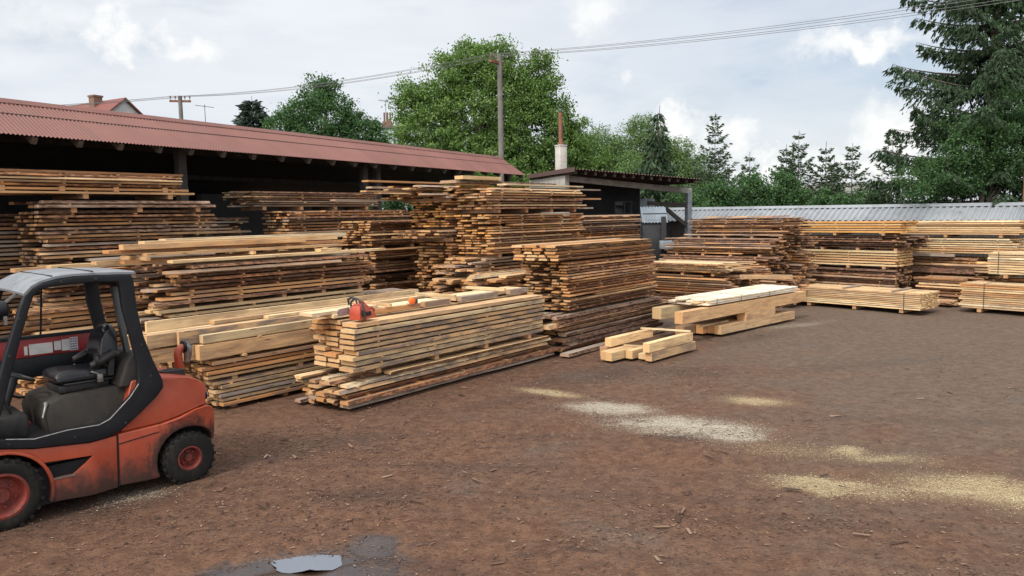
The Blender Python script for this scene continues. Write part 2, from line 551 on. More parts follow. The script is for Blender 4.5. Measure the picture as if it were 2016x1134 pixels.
def ground_mat():
    mt, t, b = new_mat("yard_dirt")
    pos = t.nodes.new("ShaderNodeTexCoord").outputs["Object"]
    big = NOISE(t, pos, 0.22, 4, 0.55)
    mid = NOISE(t, pos, 0.9, 6, 0.62, 0.3)
    fine = NOISE(t, pos, 7.0, 6, 0.68)
    grit = NOISE(t, pos, 38.0, 6, 0.8)
    crumb = NOISE(t, MAPP(t, pos, rot=(0, 0, 0.6), scale=(1, 2.2, 1)), 17.0, 4, 0.7, 0.6)
    sep = N(t, "ShaderNodeSeparateXYZ", ins={0: pos})
    # reddish bark mulch by the stacks, greyer packed dirt out in the open yard
    k = M_(t, 'ADD', M_(t, 'MULTIPLY', sep.outputs[0], 0.09), M_(t, 'MULTIPLY', sep.outputs[1], 0.012))
    k = M_(t, 'ADD', k, M_(t, 'MULTIPLY', M_(t, 'SUBTRACT', mid, 0.5), 1.3))
    k = M_(t, 'ADD', k, M_(t, 'MULTIPLY', M_(t, 'SUBTRACT', big, 0.5), 1.0))
    grey = SS(t, k, 0.0, 0.85)
    red = MIX(t, SS(t, fine, 0.34, 0.66), (0.092, 0.042, 0.023), (0.152, 0.078, 0.046))
    gre = MIX(t, SS(t, fine, 0.34, 0.66), (0.088, 0.058, 0.041), (0.126, 0.089, 0.064))
    col = MIX(t, grey, red, gre)
    gravel = SS(t, M_(t, 'ADD', M_(t, 'MULTIPLY', mid, 0.7), M_(t, 'MULTIPLY', big, 0.3)), 0.55, 0.7)
    col = MIX(t, M_(t, 'MULTIPLY', gravel, 0.35), col, (0.105, 0.095, 0.087))
    col = MIX(t, M_(t, 'MULTIPLY', SS(t, crumb, 0.53, 0.66), 0.7), col, (0.042, 0.025, 0.019))
    col = MIX(t, M_(t, 'MULTIPLY', SS(t, grit, 0.57, 0.72), 0.6), col, (0.19, 0.135, 0.095))
    # crumbs of bark and grit: every cell has its own tone
    cell_h = None
    for sc, ang, st, pd, pl in ((15.0, 0.5, 2.4, .16, .07), (34.0, 2.1, 2.0, .20, .10), (70.0, 1.1, 1.6, .22, .12)):
        vo = N(t, "ShaderNodeTexVoronoi", ins={"Vector": MAPP(t, pos, rot=(0, 0, ang), scale=(1, st, .3)), "Scale": sc})
        cr_ = N(t, "ShaderNodeSeparateColor", ins={0: vo.outputs["Color"]})
        rv = cr_.outputs[0]
        body = M_(t, 'SUBTRACT', 1.0, SS(t, vo.outputs["Distance"], 0.30, 0.50))
        patch = N(t, "ShaderNodeMapRange", ins={0: mid, 1: 0.35, 2: 0.65, 3: 0.35, 4: 1.5}).outputs[0]
        dkm = M_(t, 'MULTIPLY', M_(t, 'LESS_THAN', rv, M_(t, 'MULTIPLY', patch, pd)), body)
        ltm = M_(t, 'MULTIPLY', M_(t, 'GREATER_THAN', rv, M_(t, 'SUBTRACT', 1.0, M_(t, 'MULTIPLY', patch, pl))), body)
        amt = M_(t, 'SUBTRACT', 0.46, M_(t, 'MULTIPLY', grey, 0.26))
        col = MIX(t, M_(t, 'MULTIPLY', dkm, amt), col, MIX(t, cr_.outputs[1], (0.030, 0.019, 0.015), (0.075, 0.040, 0.027)))
        col = MIX(t, M_(t, 'MULTIPLY', ltm, amt), col, MIX(t, cr_.outputs[2], (0.25, 0.17, 0.115), (0.17, 0.12, 0.09)))
        cell_h = M_(t, 'ADD', dkm, ltm) if cell_h is None else M_(t, 'ADD', cell_h, M_(t, 'ADD', dkm, ltm))
        last_cell = cr_.outputs[1]
    wob = M_(t, 'MULTIPLY', M_(t, 'SUBTRACT', M_(t, 'ADD', M_(t, 'MULTIPLY', mid, 0.5), M_(t, 'MULTIPLY', fine, 0.5)), 0.5), 2.2)
    # dark bark mulch and oily spots
    dk = None
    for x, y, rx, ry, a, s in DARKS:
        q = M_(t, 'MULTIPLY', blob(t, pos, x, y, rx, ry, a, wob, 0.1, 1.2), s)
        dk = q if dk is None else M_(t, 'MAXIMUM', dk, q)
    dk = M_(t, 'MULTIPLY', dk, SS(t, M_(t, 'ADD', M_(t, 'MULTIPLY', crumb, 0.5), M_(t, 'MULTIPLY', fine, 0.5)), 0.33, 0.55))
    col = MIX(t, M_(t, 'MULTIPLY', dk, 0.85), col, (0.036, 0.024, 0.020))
    # sawdust
    for tone, c in ((0, (0.38, 0.345, 0.27)), (1, (0.37, 0.295, 0.17))):
        sw = None
        for x, y, rx, ry, a, s, tn in SPILLS:
            if tn != tone:
                continue
            q = M_(t, 'MULTIPLY', blob(t, pos, x, y, rx * 1.15, ry * 1.15, a, wob, 0.0, 1.25), s)
            sw = q if sw is None else M_(t, 'MAXIMUM', sw, q)
        speck = SS(t, M_(t, 'ADD', M_(t, 'ADD', M_(t, 'MULTIPLY', grit, 0.85), M_(t, 'MULTIPLY', crumb, 0.4)), M_(t, 'MULTIPLY', sw, 0.55)), 0.82, 1.02)
        speck = M_(t, 'MULTIPLY', M_(t, 'MULTIPLY', speck, SS(t, sw, 0.02, 0.25)), M_(t, 'LESS_THAN', last_cell, M_(t, 'ADD', 0.30, M_(t, 'MULTIPLY', sw, 0.52))))
        col = MIX(t, M_(t, 'MULTIPLY', SS(t, sw, 0.0, 0.9), 0.32), col, c)
        col = MIX(t, M_(t, 'MULTIPLY', speck, 0.70 if tone else 0.85), col, c)
    wet = None
    for x, y, rx, ry, a, s in WETS:
        q = M_(t, 'MULTIPLY', blob(t, pos, x, y, rx, ry, a, wob, 0.55, 1.05), s)
        wet = q if wet is None else M_(t, 'MAXIMUM', wet, q)
    col = MIX(t, wet, col, MIX(t, 1.0, col, (0.27, 0.30, 0.37), 'MULTIPLY'))
    setc(t, b, col)
    rgh = N(t, "ShaderNodeMapRange", ins={0: wet, 1: 0.0, 2: 1.0, 3: 0.9, 4: 0.10}).outputs[0]
    t.links.new(rgh, b.inputs["Roughness"])
    spc = N(t, "ShaderNodeMapRange", ins={0: wet, 1: 0.0, 2: 1.0, 3: 0.35, 4: 1.0}).outputs[0]
    t.links.new(spc, b.inputs["Specular IOR Level"])
    h = M_(t, 'ADD', M_(t, 'MULTIPLY', fine, 0.45), M_(t, 'ADD', M_(t, 'MULTIPLY', grit, 0.55), M_(t, 'ADD', M_(t, 'MULTIPLY', crumb, 0.6), M_(t, 'MULTIPLY', cell_h, 0.5))))
    h = M_(t, 'MULTIPLY', h, M_(t, 'SUBTRACT', 1.0, M_(t, 'MULTIPLY', wet, 0.96)))
    h = M_(t, 'MULTIPLY', h, M_(t, 'SUBTRACT', 1.0, M_(t, 'MULTIPLY', grey, 0.55)))
    BUMP(t, b, h, 0.8, 0.035)
    return mt


RUTS = [(-2.5, 8.6, 9.0, 6.6), (-2.2, 9.7, 9.5, 7.9), (-3.5, 6.9, 6.0, 4.6), (1.5, 5.0, 9.0, 13.5), (2.8, 4.4, 10.4, 12.6)]


def ground_h(x, y):
    x, y = np.asarray(x, float), np.asarray(y, float)
    h = 0.04 * vnoise(x * 0.55, y * 0.55, 1) + 0.016 * vnoise(x * 1.9, y * 1.9, 2)
    h = h - 0.056
    h = h + 0.030 * (vnoise(x * 5.5 + 3, y * 7.0, 7) - .5) * np.exp(-(((x + 1.68) / .5) ** 2 + ((y - 5.99) / .35) ** 2))
    for x0, y0, x1, y1 in RUTS:
        dx, dy = x1 - x0, y1 - y0
        L = math.hypot(dx, dy)
        dist = ((x - x0) * dy - (y - y0) * dx) / L + 0.35 * np.sin(((x - x0) * dx + (y - y0) * dy) / L * 0.45)
        al = ((x - x0) * dx + (y - y0) * dy) / L
        on = np.clip(al / 1.5, 0, 1) * np.clip((L - al) / 1.5, 0, 1)
        h = h - 0.020 * on * np.exp(-(dist / 0.13) ** 2) + 0.011 * on * np.exp(-((np.abs(dist) - 0.27) / 0.10) ** 2)
    return h - 0.055 * np.exp(-(((x + 1.68) / .19) ** 2 + ((y - 5.99) / .115) ** 2)) - 0.012 * np.exp(-(((x + 1.9) / .8) ** 2 + ((y - 5.75) / .35) ** 2))


PUDDLE_Z = float(ground_h(-1.66, 6.0)) + 0.036


def build_ground():
    xs = np.concatenate([[-600, -250, -120, -60, -35, -22], np.arange(-13, -2.6, 0.11), np.arange(-2.6, -.8, 0.04), np.arange(-.8, 15, 0.11), [17, 20, 26, 35, 60, 120, 250, 600]])
    ys = np.concatenate([[-60, -20, -6, 0, 2.5], np.arange(4, 5.5, 0.11), np.arange(5.5, 6.5, 0.04), np.arange(6.5, 24, 0.11), [26, 29, 34, 45, 70, 130, 260, 700]])
    X, Y = np.meshgrid(xs, ys)
    Z = ground_h(X, Y)
    V = np.stack([X.ravel(), Y.ravel(), Z.ravel()], 1)
    nx, ny = len(xs), len(ys)
    i = np.arange(nx - 1)[None, :] + np.arange(ny - 1)[:, None] * nx
    i = i.ravel()
    F = np.stack([i, i + 1, i + 1 + nx, i + nx], 1)
    me = raw_mesh("ground", V, F)
    o = link("ground", me, ground_mat(), smooth=180)
    tag(o, kind="structure")
    # grass verge beyond the yard
    gm = simple_mat("verge_grass", (0.035, 0.06, 0.018), (0.06, 0.09, 0.03), 0.8, 0.95, bump=0.5)
    mb = MB()
    mb.add([(-500, 36, -0.005), (500, 36, -0.005), (500, 650, -0.005), (-500, 650, -0.005)], [(0, 1, 2, 3)])
    tag(mb.obj("grass_verge", gm), kind="structure")
    # puddle of standing water
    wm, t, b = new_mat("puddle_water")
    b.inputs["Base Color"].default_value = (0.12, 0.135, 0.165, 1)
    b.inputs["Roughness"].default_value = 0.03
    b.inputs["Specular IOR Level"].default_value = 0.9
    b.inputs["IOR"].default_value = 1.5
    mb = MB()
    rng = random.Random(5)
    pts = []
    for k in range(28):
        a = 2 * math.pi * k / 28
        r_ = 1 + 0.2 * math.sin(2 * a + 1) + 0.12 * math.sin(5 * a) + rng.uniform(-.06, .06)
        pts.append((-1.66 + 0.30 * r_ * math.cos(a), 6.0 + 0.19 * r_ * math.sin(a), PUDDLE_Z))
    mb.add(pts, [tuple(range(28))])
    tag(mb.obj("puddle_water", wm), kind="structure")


def flakes(name, cen, length, width, zrot, tint, seed, lift=0.007, tilt=0.25):
    """many thin irregular chips lying on the ground"""
    rng = np.random.default_rng(seed)
    n = len(cen)
    ca, sa = np.cos(zrot), np.sin(zrot)
    corners = np.array([(-1, -1), (1, -1), (1, 1), (-1, 1)], float)
    V = np.zeros((n, 4, 3))
    tx, ty = rng.normal(0, tilt, n), rng.normal(0, tilt, n)
    for k in range(4):
        u = corners[k, 0] * length * 0.5 * rng.uniform(0.65, 1.1, n)
        v = corners[k, 1] * width * 0.5 * rng.uniform(0.5, 1.1, n)
        V[:, k, 0] = cen[:, 0] + u * ca - v * sa
        V[:, k, 1] = cen[:, 1] + u * sa + v * ca
        V[:, k, 2] = cen[:, 2] + lift + np.abs(u * tx + v * ty) + rng.uniform(0, 0.002, n)
    F = np.arange(n * 4).reshape(n, 4)
    C = np.repeat(np.concatenate([tint, np.ones((n, 1))], 1), 4, axis=0)
    return raw_mesh(name, V.reshape(-1, 3), F, C)


def build_litter():
    rng = np.random.default_rng(11)
    # bark flakes: thick near the stacks and in patches
    n = 240000
    x, y = rng.uniform(-7, 9, n), 4.4 + 17 * rng.uniform(0, 1, n) ** 1.6
    dens = 0.03 + 2.2 * np.clip(vnoise(x * .7, y * .9, 8) * .6 + vnoise(x * 2.4, y * 2.9, 9) * .4 - 0.55, 0, 1)
    for dx, dy, rx, ry, a, s in DARKS:
        dens += 0.45 * s * np.exp(-(((x - dx) / rx / 1.3) ** 2 + ((y - dy) / ry / 1.6) ** 2))
    dS = (x + 2.22) * 0.784 - (y - 10.9) * 0.621            # distance in front of the front stack's face
    dens += 0.5 * np.exp(-np.clip(dS, 0, 9) / 0.7) * (dS > -0.1) * (y > 8.5)
    dens += 0.10 * ((x < -1.2) & (y < 9.5))
    for dx, dy, rx, ry, a, s in WETS:
        dens *= 1 - .9 * np.exp(-(((x - dx) / rx) ** 2 + ((y - dy) / ry) ** 2))
    dens *= np.where((x > 3.5), 0.45, 1)
    keep = rng.uniform(0, 1, n) < dens * 1.25
    x, y = x[keep], y[keep]
    n = len(x)
    cen = np.stack([x, y, ground_h(x, y)], 1)
    ln = 0.007 + 0.05 * rng.uniform(0, 1, n) ** 3.6 + (rng.uniform(0, 1, n) > 0.992) * rng.uniform(0.04, 0.16, n)
    wd = ln * np.where(ln > .045, rng.uniform(0.10, 0.30, n), rng.uniform(0.22, 0.6, n))
    base = np.array([(0.105, 0.062, 0.045), (0.06, 0.036, 0.028), (0.17, 0.105, 0.072), (0.24, 0.17, 0.12), (0.13, 0.07, 0.05), (0.045, 0.03, 0.026)])
    tint = base[rng.choice(6, n, p=[.22, .24, .18, .12, .14, .10])] * rng.uniform(.75, 1.2, (n, 1))
    o = link("bark_litter", flakes("bark_litter", cen, ln, wd, rng.uniform(0, 6.28, n), tint, 3), FLAKE)
    tag(o, "brown bark flakes scattered over the packed dirt yard", "bark litter", kind="stuff")
    # sawdust chips
    P, T = [], []
    for sx, sy, rx, ry, a, s, tn in SPILLS:
        k = int((5200 if tn else 8000) * s * rx * ry + 60)
        g = rng.normal(0, 0.45, (k, 2))
        px = sx + g[:, 0] * rx * math.cos(a) - g[:, 1] * ry * math.sin(a)
        py = sy + g[:, 0] * rx * math.sin(a) + g[:, 1] * ry * math.cos(a)
        P.append(np.stack([px, py], 1))
        c = np.array((0.52, 0.48, 0.39) if tn == 0 else (0.54, 0.45, 0.27))
        T.append(c * rng.uniform(0.7, 1.1, (k, 1)))
    P, T = np.concatenate(P), np.concatenate(T)
    n = len(P)
    cen = np.concatenate([P, ground_h(P[:, 0], P[:, 1])[:, None]], 1)
    ln = rng.uniform(0.005, 0.014, n)
    o = link("sawdust_chips", flakes("sawdust_chips", cen, ln, ln * rng.uniform(.4, .9, n), rng.uniform(0, 6.28, n), T, 4), FLAKE)
    tag(o, "pale sawdust chips spilled in patches on the dirt", "sawdust", kind="stuff")


build_ground()
build_litter()


# ------------------------------------------------------------------ corrugated sheet
def corrugated(mb, p0, along, up, length, height, pitch_, amp, mat=0, per=6, trap=False, rows=1, both=True, rag=0.0, rng=None):
    """sheet from p0 along unit vector 'along', rising along unit vector 'up'; waves run up the slope"""
    along, up = Vector(along), Vector(up)
    nrm = along.cross(up).normalized()
    n = int(length / pitch_ * per)
    vs = []
    for i in range(n + 1):
        s = length * i / n
        ph = s / pitch_
        if trap:
            q = ph % 1.0
            w = amp if q < 0.34 else (-amp if 0.5 <= q < 0.84 else 0)
        else:
            w = amp * math.sin(2 * math.pi * ph)
        for j in range(rows + 1):
            e = (rng.uniform(-rag, rag) if (rag and j == 0 and i % per == 0) else 0)
            vs.append(Vector(p0) + along * s + up * (height * j / rows + e) + nrm * w)
    fs = []
    for i in range(n):
        for j in range(rows):
            a = i * (rows + 1) + j
            fs.append((a, a + rows + 1, a + rows + 2, a + 1))
    mb.add(vs, fs, mat)


# ------------------------------------------------------------------ timber storage shed
def build_shed():
    ang = R(28.95)
    root = empty("timber_shed", (-8.69, 13.21, 0), math.pi / 2 - ang)      # local x along the eave, y into the shed
    tag(root, "long open-fronted timber shed with corrugated red roof behind the stacks", "shed")
    x0, x1 = -7.0, 19.22
    run, rise = 1.12, 0.745
    sl = math.hypot(run, rise)
    mb = MB()
    corrugated(mb, (x0, 0, 4.30), (1, 0, 0), (0, run / sl, rise / sl), x1 - x0, sl, 0.0765, 0.012, rows=2)
    o = mb.obj("roof", RED_SHEET, root, smooth=60)
    back_run = 4.6
    bl = math.hypot(back_run, 1.5)
    mb = MB()
    corrugated(mb, (x1, run + back_run, 5.045 - 1.5), (-1, 0, 0), (0, -back_run / bl, 1.5 / bl), x1 - x0, bl, 0.0765, 0.012, rows=1)
    mb.obj("rear_roof_slope", RED_SHEET, root, smooth=60)
    # folded ridge cap lying over the sheet
    mb = MB()
    k = 0.17
    a = [(0, run - k * run / sl, 5.045 - k * rise / sl + 0.022), (0, run, 5.045 + 0.026), (0, run + 0.2, 5.045 - 0.12)]
    vs = [(x, p[1], p[2]) for x in (x0, x1 + 0.02) for p in a] + [(x, p[1], p[2] - 0.006) for x in (x0, x1 + 0.02) for p in a]
    mb.add(vs, [(0, 1, 4, 3), (1, 2, 5, 4), (6, 9, 10, 7), (7, 10, 11, 8), (0, 3, 9, 6), (2, 8, 11, 5), (3, 4, 10, 9), (4, 5, 11, 10)])
    # clips between cap and sheet, one per few waves
    for i in range(int((x1 - x0) / 0.23)):
        x = x0 + 0.1 + i * 0.23
        mb.box(x, x + 0.11, run - k * run / sl - 0.006, run - k * run / sl + 0.03, 5.045 - k * rise / sl - 0.02, 5.045 - k * rise / sl + 0.024)
    mb.obj("ridge_cap", RED_SHEET, root, smooth=20)
    # rafter tails
    rxs = [x0 + .35 + i * .87 for i in range(8)] + [.6, 1.44, 2.26, 3.13, 3.9, 4.76, 5.64, 6.55, 7.46] + [8.36 + i * .89 for i in range(13)]
    for x in rxs:
        mb = MB()
        d = Vector((0, run, rise)).normalized()
        p = Vector((x, 0.06, 4.30 + 0.06 * rise / run - 0.125))
        mb.bar(p, p + d * 1.2, 0.10, 0.13)
        mb.obj("rafter", RAFTER_WOOD, root)
    for x in (-4.6, -.6, 4.1, 10.35, 10.95, 15.2, 19.0):
        mb = MB()
        mb.box(x - .1, x + .1, .62, .80, -0.05, 4.60)
        mb.obj("post", OLD_TIMBER, root, bevel=0.01)
    mb = MB()
    mb.box(x0, x1 - .1, .63, .79, 4.60, 4.74)
    mb.obj("wall_plate", OLD_TIMBER, root)
    # boarded back and end walls; the far bay is open to the trees
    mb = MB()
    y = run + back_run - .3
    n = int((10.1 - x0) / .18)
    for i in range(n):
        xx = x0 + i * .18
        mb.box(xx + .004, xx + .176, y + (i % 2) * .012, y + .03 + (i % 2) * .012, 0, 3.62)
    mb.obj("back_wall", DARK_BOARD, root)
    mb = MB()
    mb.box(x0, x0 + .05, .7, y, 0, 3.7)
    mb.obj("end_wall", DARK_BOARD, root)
    mb = MB()
    mb.box(7.6, 14.0, 4.4, 4.6, 0, 3.52)
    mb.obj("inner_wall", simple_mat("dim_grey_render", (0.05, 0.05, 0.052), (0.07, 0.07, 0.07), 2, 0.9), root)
    # dark sheet added under the rear slope to keep the interior near black
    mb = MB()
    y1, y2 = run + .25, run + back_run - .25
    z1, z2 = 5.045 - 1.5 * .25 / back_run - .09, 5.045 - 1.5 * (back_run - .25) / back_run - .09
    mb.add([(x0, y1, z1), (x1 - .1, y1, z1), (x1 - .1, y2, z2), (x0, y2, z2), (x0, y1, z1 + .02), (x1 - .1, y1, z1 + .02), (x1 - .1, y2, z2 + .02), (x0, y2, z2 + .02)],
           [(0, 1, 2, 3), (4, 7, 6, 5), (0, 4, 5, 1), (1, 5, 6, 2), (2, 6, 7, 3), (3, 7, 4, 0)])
    mb.obj("shade_sheet", DARK_BOARD, root)
    # purlins carry the rear slope
    for yy in (2.4, 4.0):
        mb = MB()
        zz = 5.045 - 1.5 * (yy - run) / back_run - 0.1
        mb.box(x0, x1, yy - .06, yy + .06, zz - .12, zz)
        mb.obj("purlin", OLD_TIMBER, root)


build_shed()


# ------------------------------------------------------------------ sheet roofed lean-to along the far edge of the yard
def build_lean_to():
    a = Vector((-5.2, 26.6 + 6.0, 0))
    # eave line measured at two places of the yard
    e0, e1 = Vector((5.20, 34.0, 2.44)), Vector((17.55, 22.1, 2.34))
    d = (e1 - e0)
    L = d.length
    dh = Vector((d.x, d.y, 0)).normalized()
    nrm = Vector((-dh.y, dh.x, 0))
    root = empty("lean_to_shed", (e0.x, e0.y, 0), math.atan2(dh.y, dh.x))
    tag(root, "low lean-to with corrugated silver sheet roof behind the far stacks", "shed")
    mb = MB()
    up = Vector((0, .86, .51)).normalized()
    corrugated(mb, (0, 0, 2.41), (1, 0, -0.006), up, L, 0.95, 0.205, 0.024, per=12, trap=True, rows=1)
    mb.obj("roof", SILVER_SHEET, root, smooth=20)
    mb = MB()
    p = Vector((0, 0, 2.41)) + up * 0.83 + Vector((0, 0, .035))
    q = Vector((0, 0, 2.41)) + up * 1.02 + Vector((0, 0, .045))
    vs = [(x, w.y, w.z - x * .006) for x in (0, L) for w in (p, q, q + Vector((0, .3, -.16)))]
    mb.add(vs, [(0, 3, 4, 1), (1, 4, 5, 2)])
    mb.obj("ridge_cap", SILVER_SHEET, root)
    mb = MB()
    for i in range(int(L / .16)):
        mb.box(i * .16 + .004, i * .16 + .156, .2 + (i % 2) * .01, .225 + (i % 2) * .01, 0, 2.40)
    mb.obj("wall", OLD_TIMBER, root)
    mb = MB()
    mb.box(0, L, .9, 2.6, 0, 2.30)
    mb.obj("rear_body", OLD_TIMBER, root)


build_lean_to()


# ------------------------------------------------------------------ workshop with canopy
def build_workshop():
    A, B, Cc = Vector((2.16, 26.0, 4.28)), Vector((7.13, 28.5, 3.96)), Vector((0.72, 32.0, 4.36))
    ax = Vector((B.x - A.x, B.y - A.y, 0)).normalized()
    root = empty("workshop", (A.x, A.y, 0), math.atan2(ax.y, ax.x))
    tag(root, "workshop with low dark roof, white gable strip and open canopy", "workshop")
    inv = Matrix.Rotation(-math.atan2(ax.y, ax.x), 3, 'Z')

    def loc(p):
        return inv @ (Vector(p) - Vector((A.x, A.y, 0)))
    a, b, c = loc(A), loc(B), loc(Cc)
    mb = MB()
    along = (b - a)
    up = (c - a)
    L, H = along.length, up.length
    ua, uu = along.normalized(), up.normalized()
    corrugated(mb, a, ua, uu, L, H, 0.13, 0.018, rows=1)
    roofm = roof_mat("brown_sheet_roof", (0.10, 0.055, 0.045), (0.15, 0.08, 0.065), (0.06, 0.045, 0.04), 0.7)
    mb.obj("roof", roofm, root, smooth=60)
    mb = MB()
    z = Vector((0, 0, -.035))
    mb.add([a + z, b + z, b + up + z, c + z], [(0, 1, 2, 3)])
    for i in range(14):
        p = a + along * ((i + .3) / 14) + z + Vector((0, 0, -.06))
        mb.bar(p + uu * .1, p + uu * (H - .1), .08, .12)
    mb.obj("rafter", RAFTER_WOOD, root)
    mb = MB()
    mb.bar(a + Vector((0, -.03, -.02)), c + Vector((0, 0, -.02)), .03, .16)
    mb.obj("verge_board", simple_mat("verge_brown", (0.09, 0.05, 0.045), None, 4, .8), root)
    mb = MB()
    p, q = loc((2.03, 27.5, 4.03)), loc((7.06, 30.0, 3.57))
    mb.bar(p, q, .14, .21)
    mb.obj("canopy_beam", GREY_TIMBER, root, bevel=.008)
    mb = MB()
    pp = loc((6.95, 29.95, 0))
    mb.box(pp.x - .1, pp.x + .1, pp.y - .1, pp.y + .1, 0, 3.50)
    mb.obj("canopy_post", BLUEGREY_PAINT, root, bevel=.01)
    mb = MB()
    h0 = loc((5.2, 29.0, 3.12))
    h1 = loc((6.93, 29.95, 3.02))
    mb.bar(h0, h1, .1, .15)
    mb.bar(loc((5.85, 29.4, 3.0)), loc((6.9, 29.93, 2.2)), .1, .14)
    mb.obj("brace", OLD_TIMBER, root)
    # white side wall under the verge, dark open interior
    mb = MB()
    w0, w1 = loc((1.95, 27.3, 0)), loc((0.8, 32.2, 0))
    s = [(w0.x, w0.y, 0), (w1.x, w1.y, 0), (w1.x, w1.y, 4.18), (w0.x, w0.y, 4.16)]
    mb.add(s + [(x + .2, y + .04, zz) for x, y, zz in s], [(0, 1, 2, 3), (4, 7, 6, 5), (0, 3, 7, 4), (1, 5, 6, 2), (3, 2, 6, 7)])
    mb.obj("wall", WHITE_RENDER, root)
    mb = MB()
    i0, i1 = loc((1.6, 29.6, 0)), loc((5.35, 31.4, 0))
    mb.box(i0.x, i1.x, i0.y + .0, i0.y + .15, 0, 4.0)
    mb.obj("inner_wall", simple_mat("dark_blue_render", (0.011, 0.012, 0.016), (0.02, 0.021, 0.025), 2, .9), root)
    wx0, wx1 = loc((4.35, 30.6, 0)).x, loc((5.05, 31.0, 0)).x
    mb = MB()
    yy = i0.y - .03
    for x in (wx0, (wx0 + wx1) / 2 + .05, wx1):
        mb.box(x - .025, x + .025, yy - .02, yy + .03, 2.72, 3.22)
    for zz in (2.72, 3.22):
        mb.box(wx0, wx1, yy - .022, yy + .028, zz - .022, zz + .022)
    w = mb.obj("window", simple_mat("window_frame_grey", (0.05, 0.055, 0.06), None, 3, .6), root)
    mb = MB()
    mb.box(wx0, wx1, yy + .005, yy + .012, 2.72, 3.22)
    mb.obj("pane", simple_mat("dark_window_pane", (0.012, 0.014, 0.018), None, 3, .1), w)
    mb = MB()
    mb.box(i1.x - .1, i1.x + .9, i0.y + .2, i0.y + .3, 0, 3.35)
    mb.obj("weatherboard", simple_mat("pale_blue_board", (0.22, 0.26, 0.30), (0.28, 0.32, 0.36), 4, .8), root)
    # chimney with rusty flue
    ch = empty("flue_chimney", (2.06, 31.0, 0))
    tag(ch, "square whitewashed chimney block with a tall rusty flue pipe", "chimney")
    mb = MB()
    mb.box(-.17, .17, -.17, .17, 3.2, 5.47)
    mb.box(-.185, .185, -.185, .185, 5.472, 5.53)
    mb.obj("chimney_block", WHITE_RENDER, ch, bevel=.01)
    ch.rotation_euler = (0, 0, R(35))
    mb = MB()
    mb.tube([(0, 0, 5.53), (0, 0, 6.8)], .082, 14)
    mb.tube([(0, 0, 5.53), (0, 0, 5.62)], .115, 14)
    mb.obj("flue_pipe", RUST, ch)
    # small roofed hatch house in front
    hut = empty("sawdust_bin", (4.98, 26.6, 0), R(-4))
    tag(hut, "small dark machine housing under a little corrugated zinc roof", "machine housing")
    mb = MB()
    corrugated(mb, (-.44, -.35, 2.42), (1, 0, 0), Vector((0, .6, .42)).normalized(), .88, .95, .11, .02, rows=1)
    mb.obj("roof", BLUE_SHEET, hut, smooth=60)
    mb = MB()
    mb.box(-.42, .40, -.28, .5, .9, 2.44)
    mb.obj("housing", simple_mat("black_steel", (0.012, 0.013, 0.016), (0.025, 0.026, 0.03), 5, .7), hut, bevel=.01)
    mb = MB()
    mb.box(.20, .36, -.42, -.30, .9, 2.62)
    mb.box(-.42, .40, -.40, -.36, 2.70, 2.74)
    mb.obj("frame", simple_mat("black_frame_steel", (0.015, 0.016, 0.02), None, 5, .5), hut)
    mb = MB()
    mb.box(.12, .62, -.72, -.42, 1.52, 1.80)
    mb.obj("control_box", BLUEGREY_PAINT, hut, bevel=.015)


build_workshop()


# ------------------------------------------------------------------ houses beyond
def gable_house(name, label, loc, rz, W, Lh, ez, rz_, wallm, roofm, chim=None, over=.3):
    root = empty(name, loc, rz)
    tag(root, label, "house")
    mb = MB()
    h = W / 2
    vs = [(-h, 0, 0), (h, 0, 0), (h, 0, ez), (0, 0, rz_), (-h, 0, ez), (-h, Lh, 0), (h, Lh, 0), (h, Lh, ez), (0, Lh, rz_), (-h, Lh, ez)]
    mb.add(vs, [(0, 1, 2, 3, 4), (5, 9, 8, 7, 6), (0, 4, 9, 5), (1, 6, 7, 2)])
    mb.obj("wall", wallm, root)
    mb = MB()
    sl = (rz_ - ez) / h
    th = .12
    for s in (-1, 1):
        e = (s * (h + over), ez - over * sl)
        vs = []
        for y in (-over, Lh + over):
            vs += [(0, y, rz_ + .02), (e[0], y, e[1] + .02), (e[0], y, e[1] + .02 + th), (0, y, rz_ + .02 + th)]
        mb.add(vs, [(0, 1, 2, 3), (7, 6, 5, 4), (3, 2, 6, 7), (0, 4, 5, 1), (1, 5, 6, 2)])
    rf = mb.obj("roof", roofm, root)
    if chim:
        x, y, z0, z1, s = chim
        mb = MB()
        mb.box(x - s, x + s, y - s, y + s, z0, z1)
        mb.box(x - s - .05, x + s + .05, y - s - .05, y + s + .05, z1 + .002, z1 + .12)
        mb.obj("chimney", BRICK, rf)
    return root


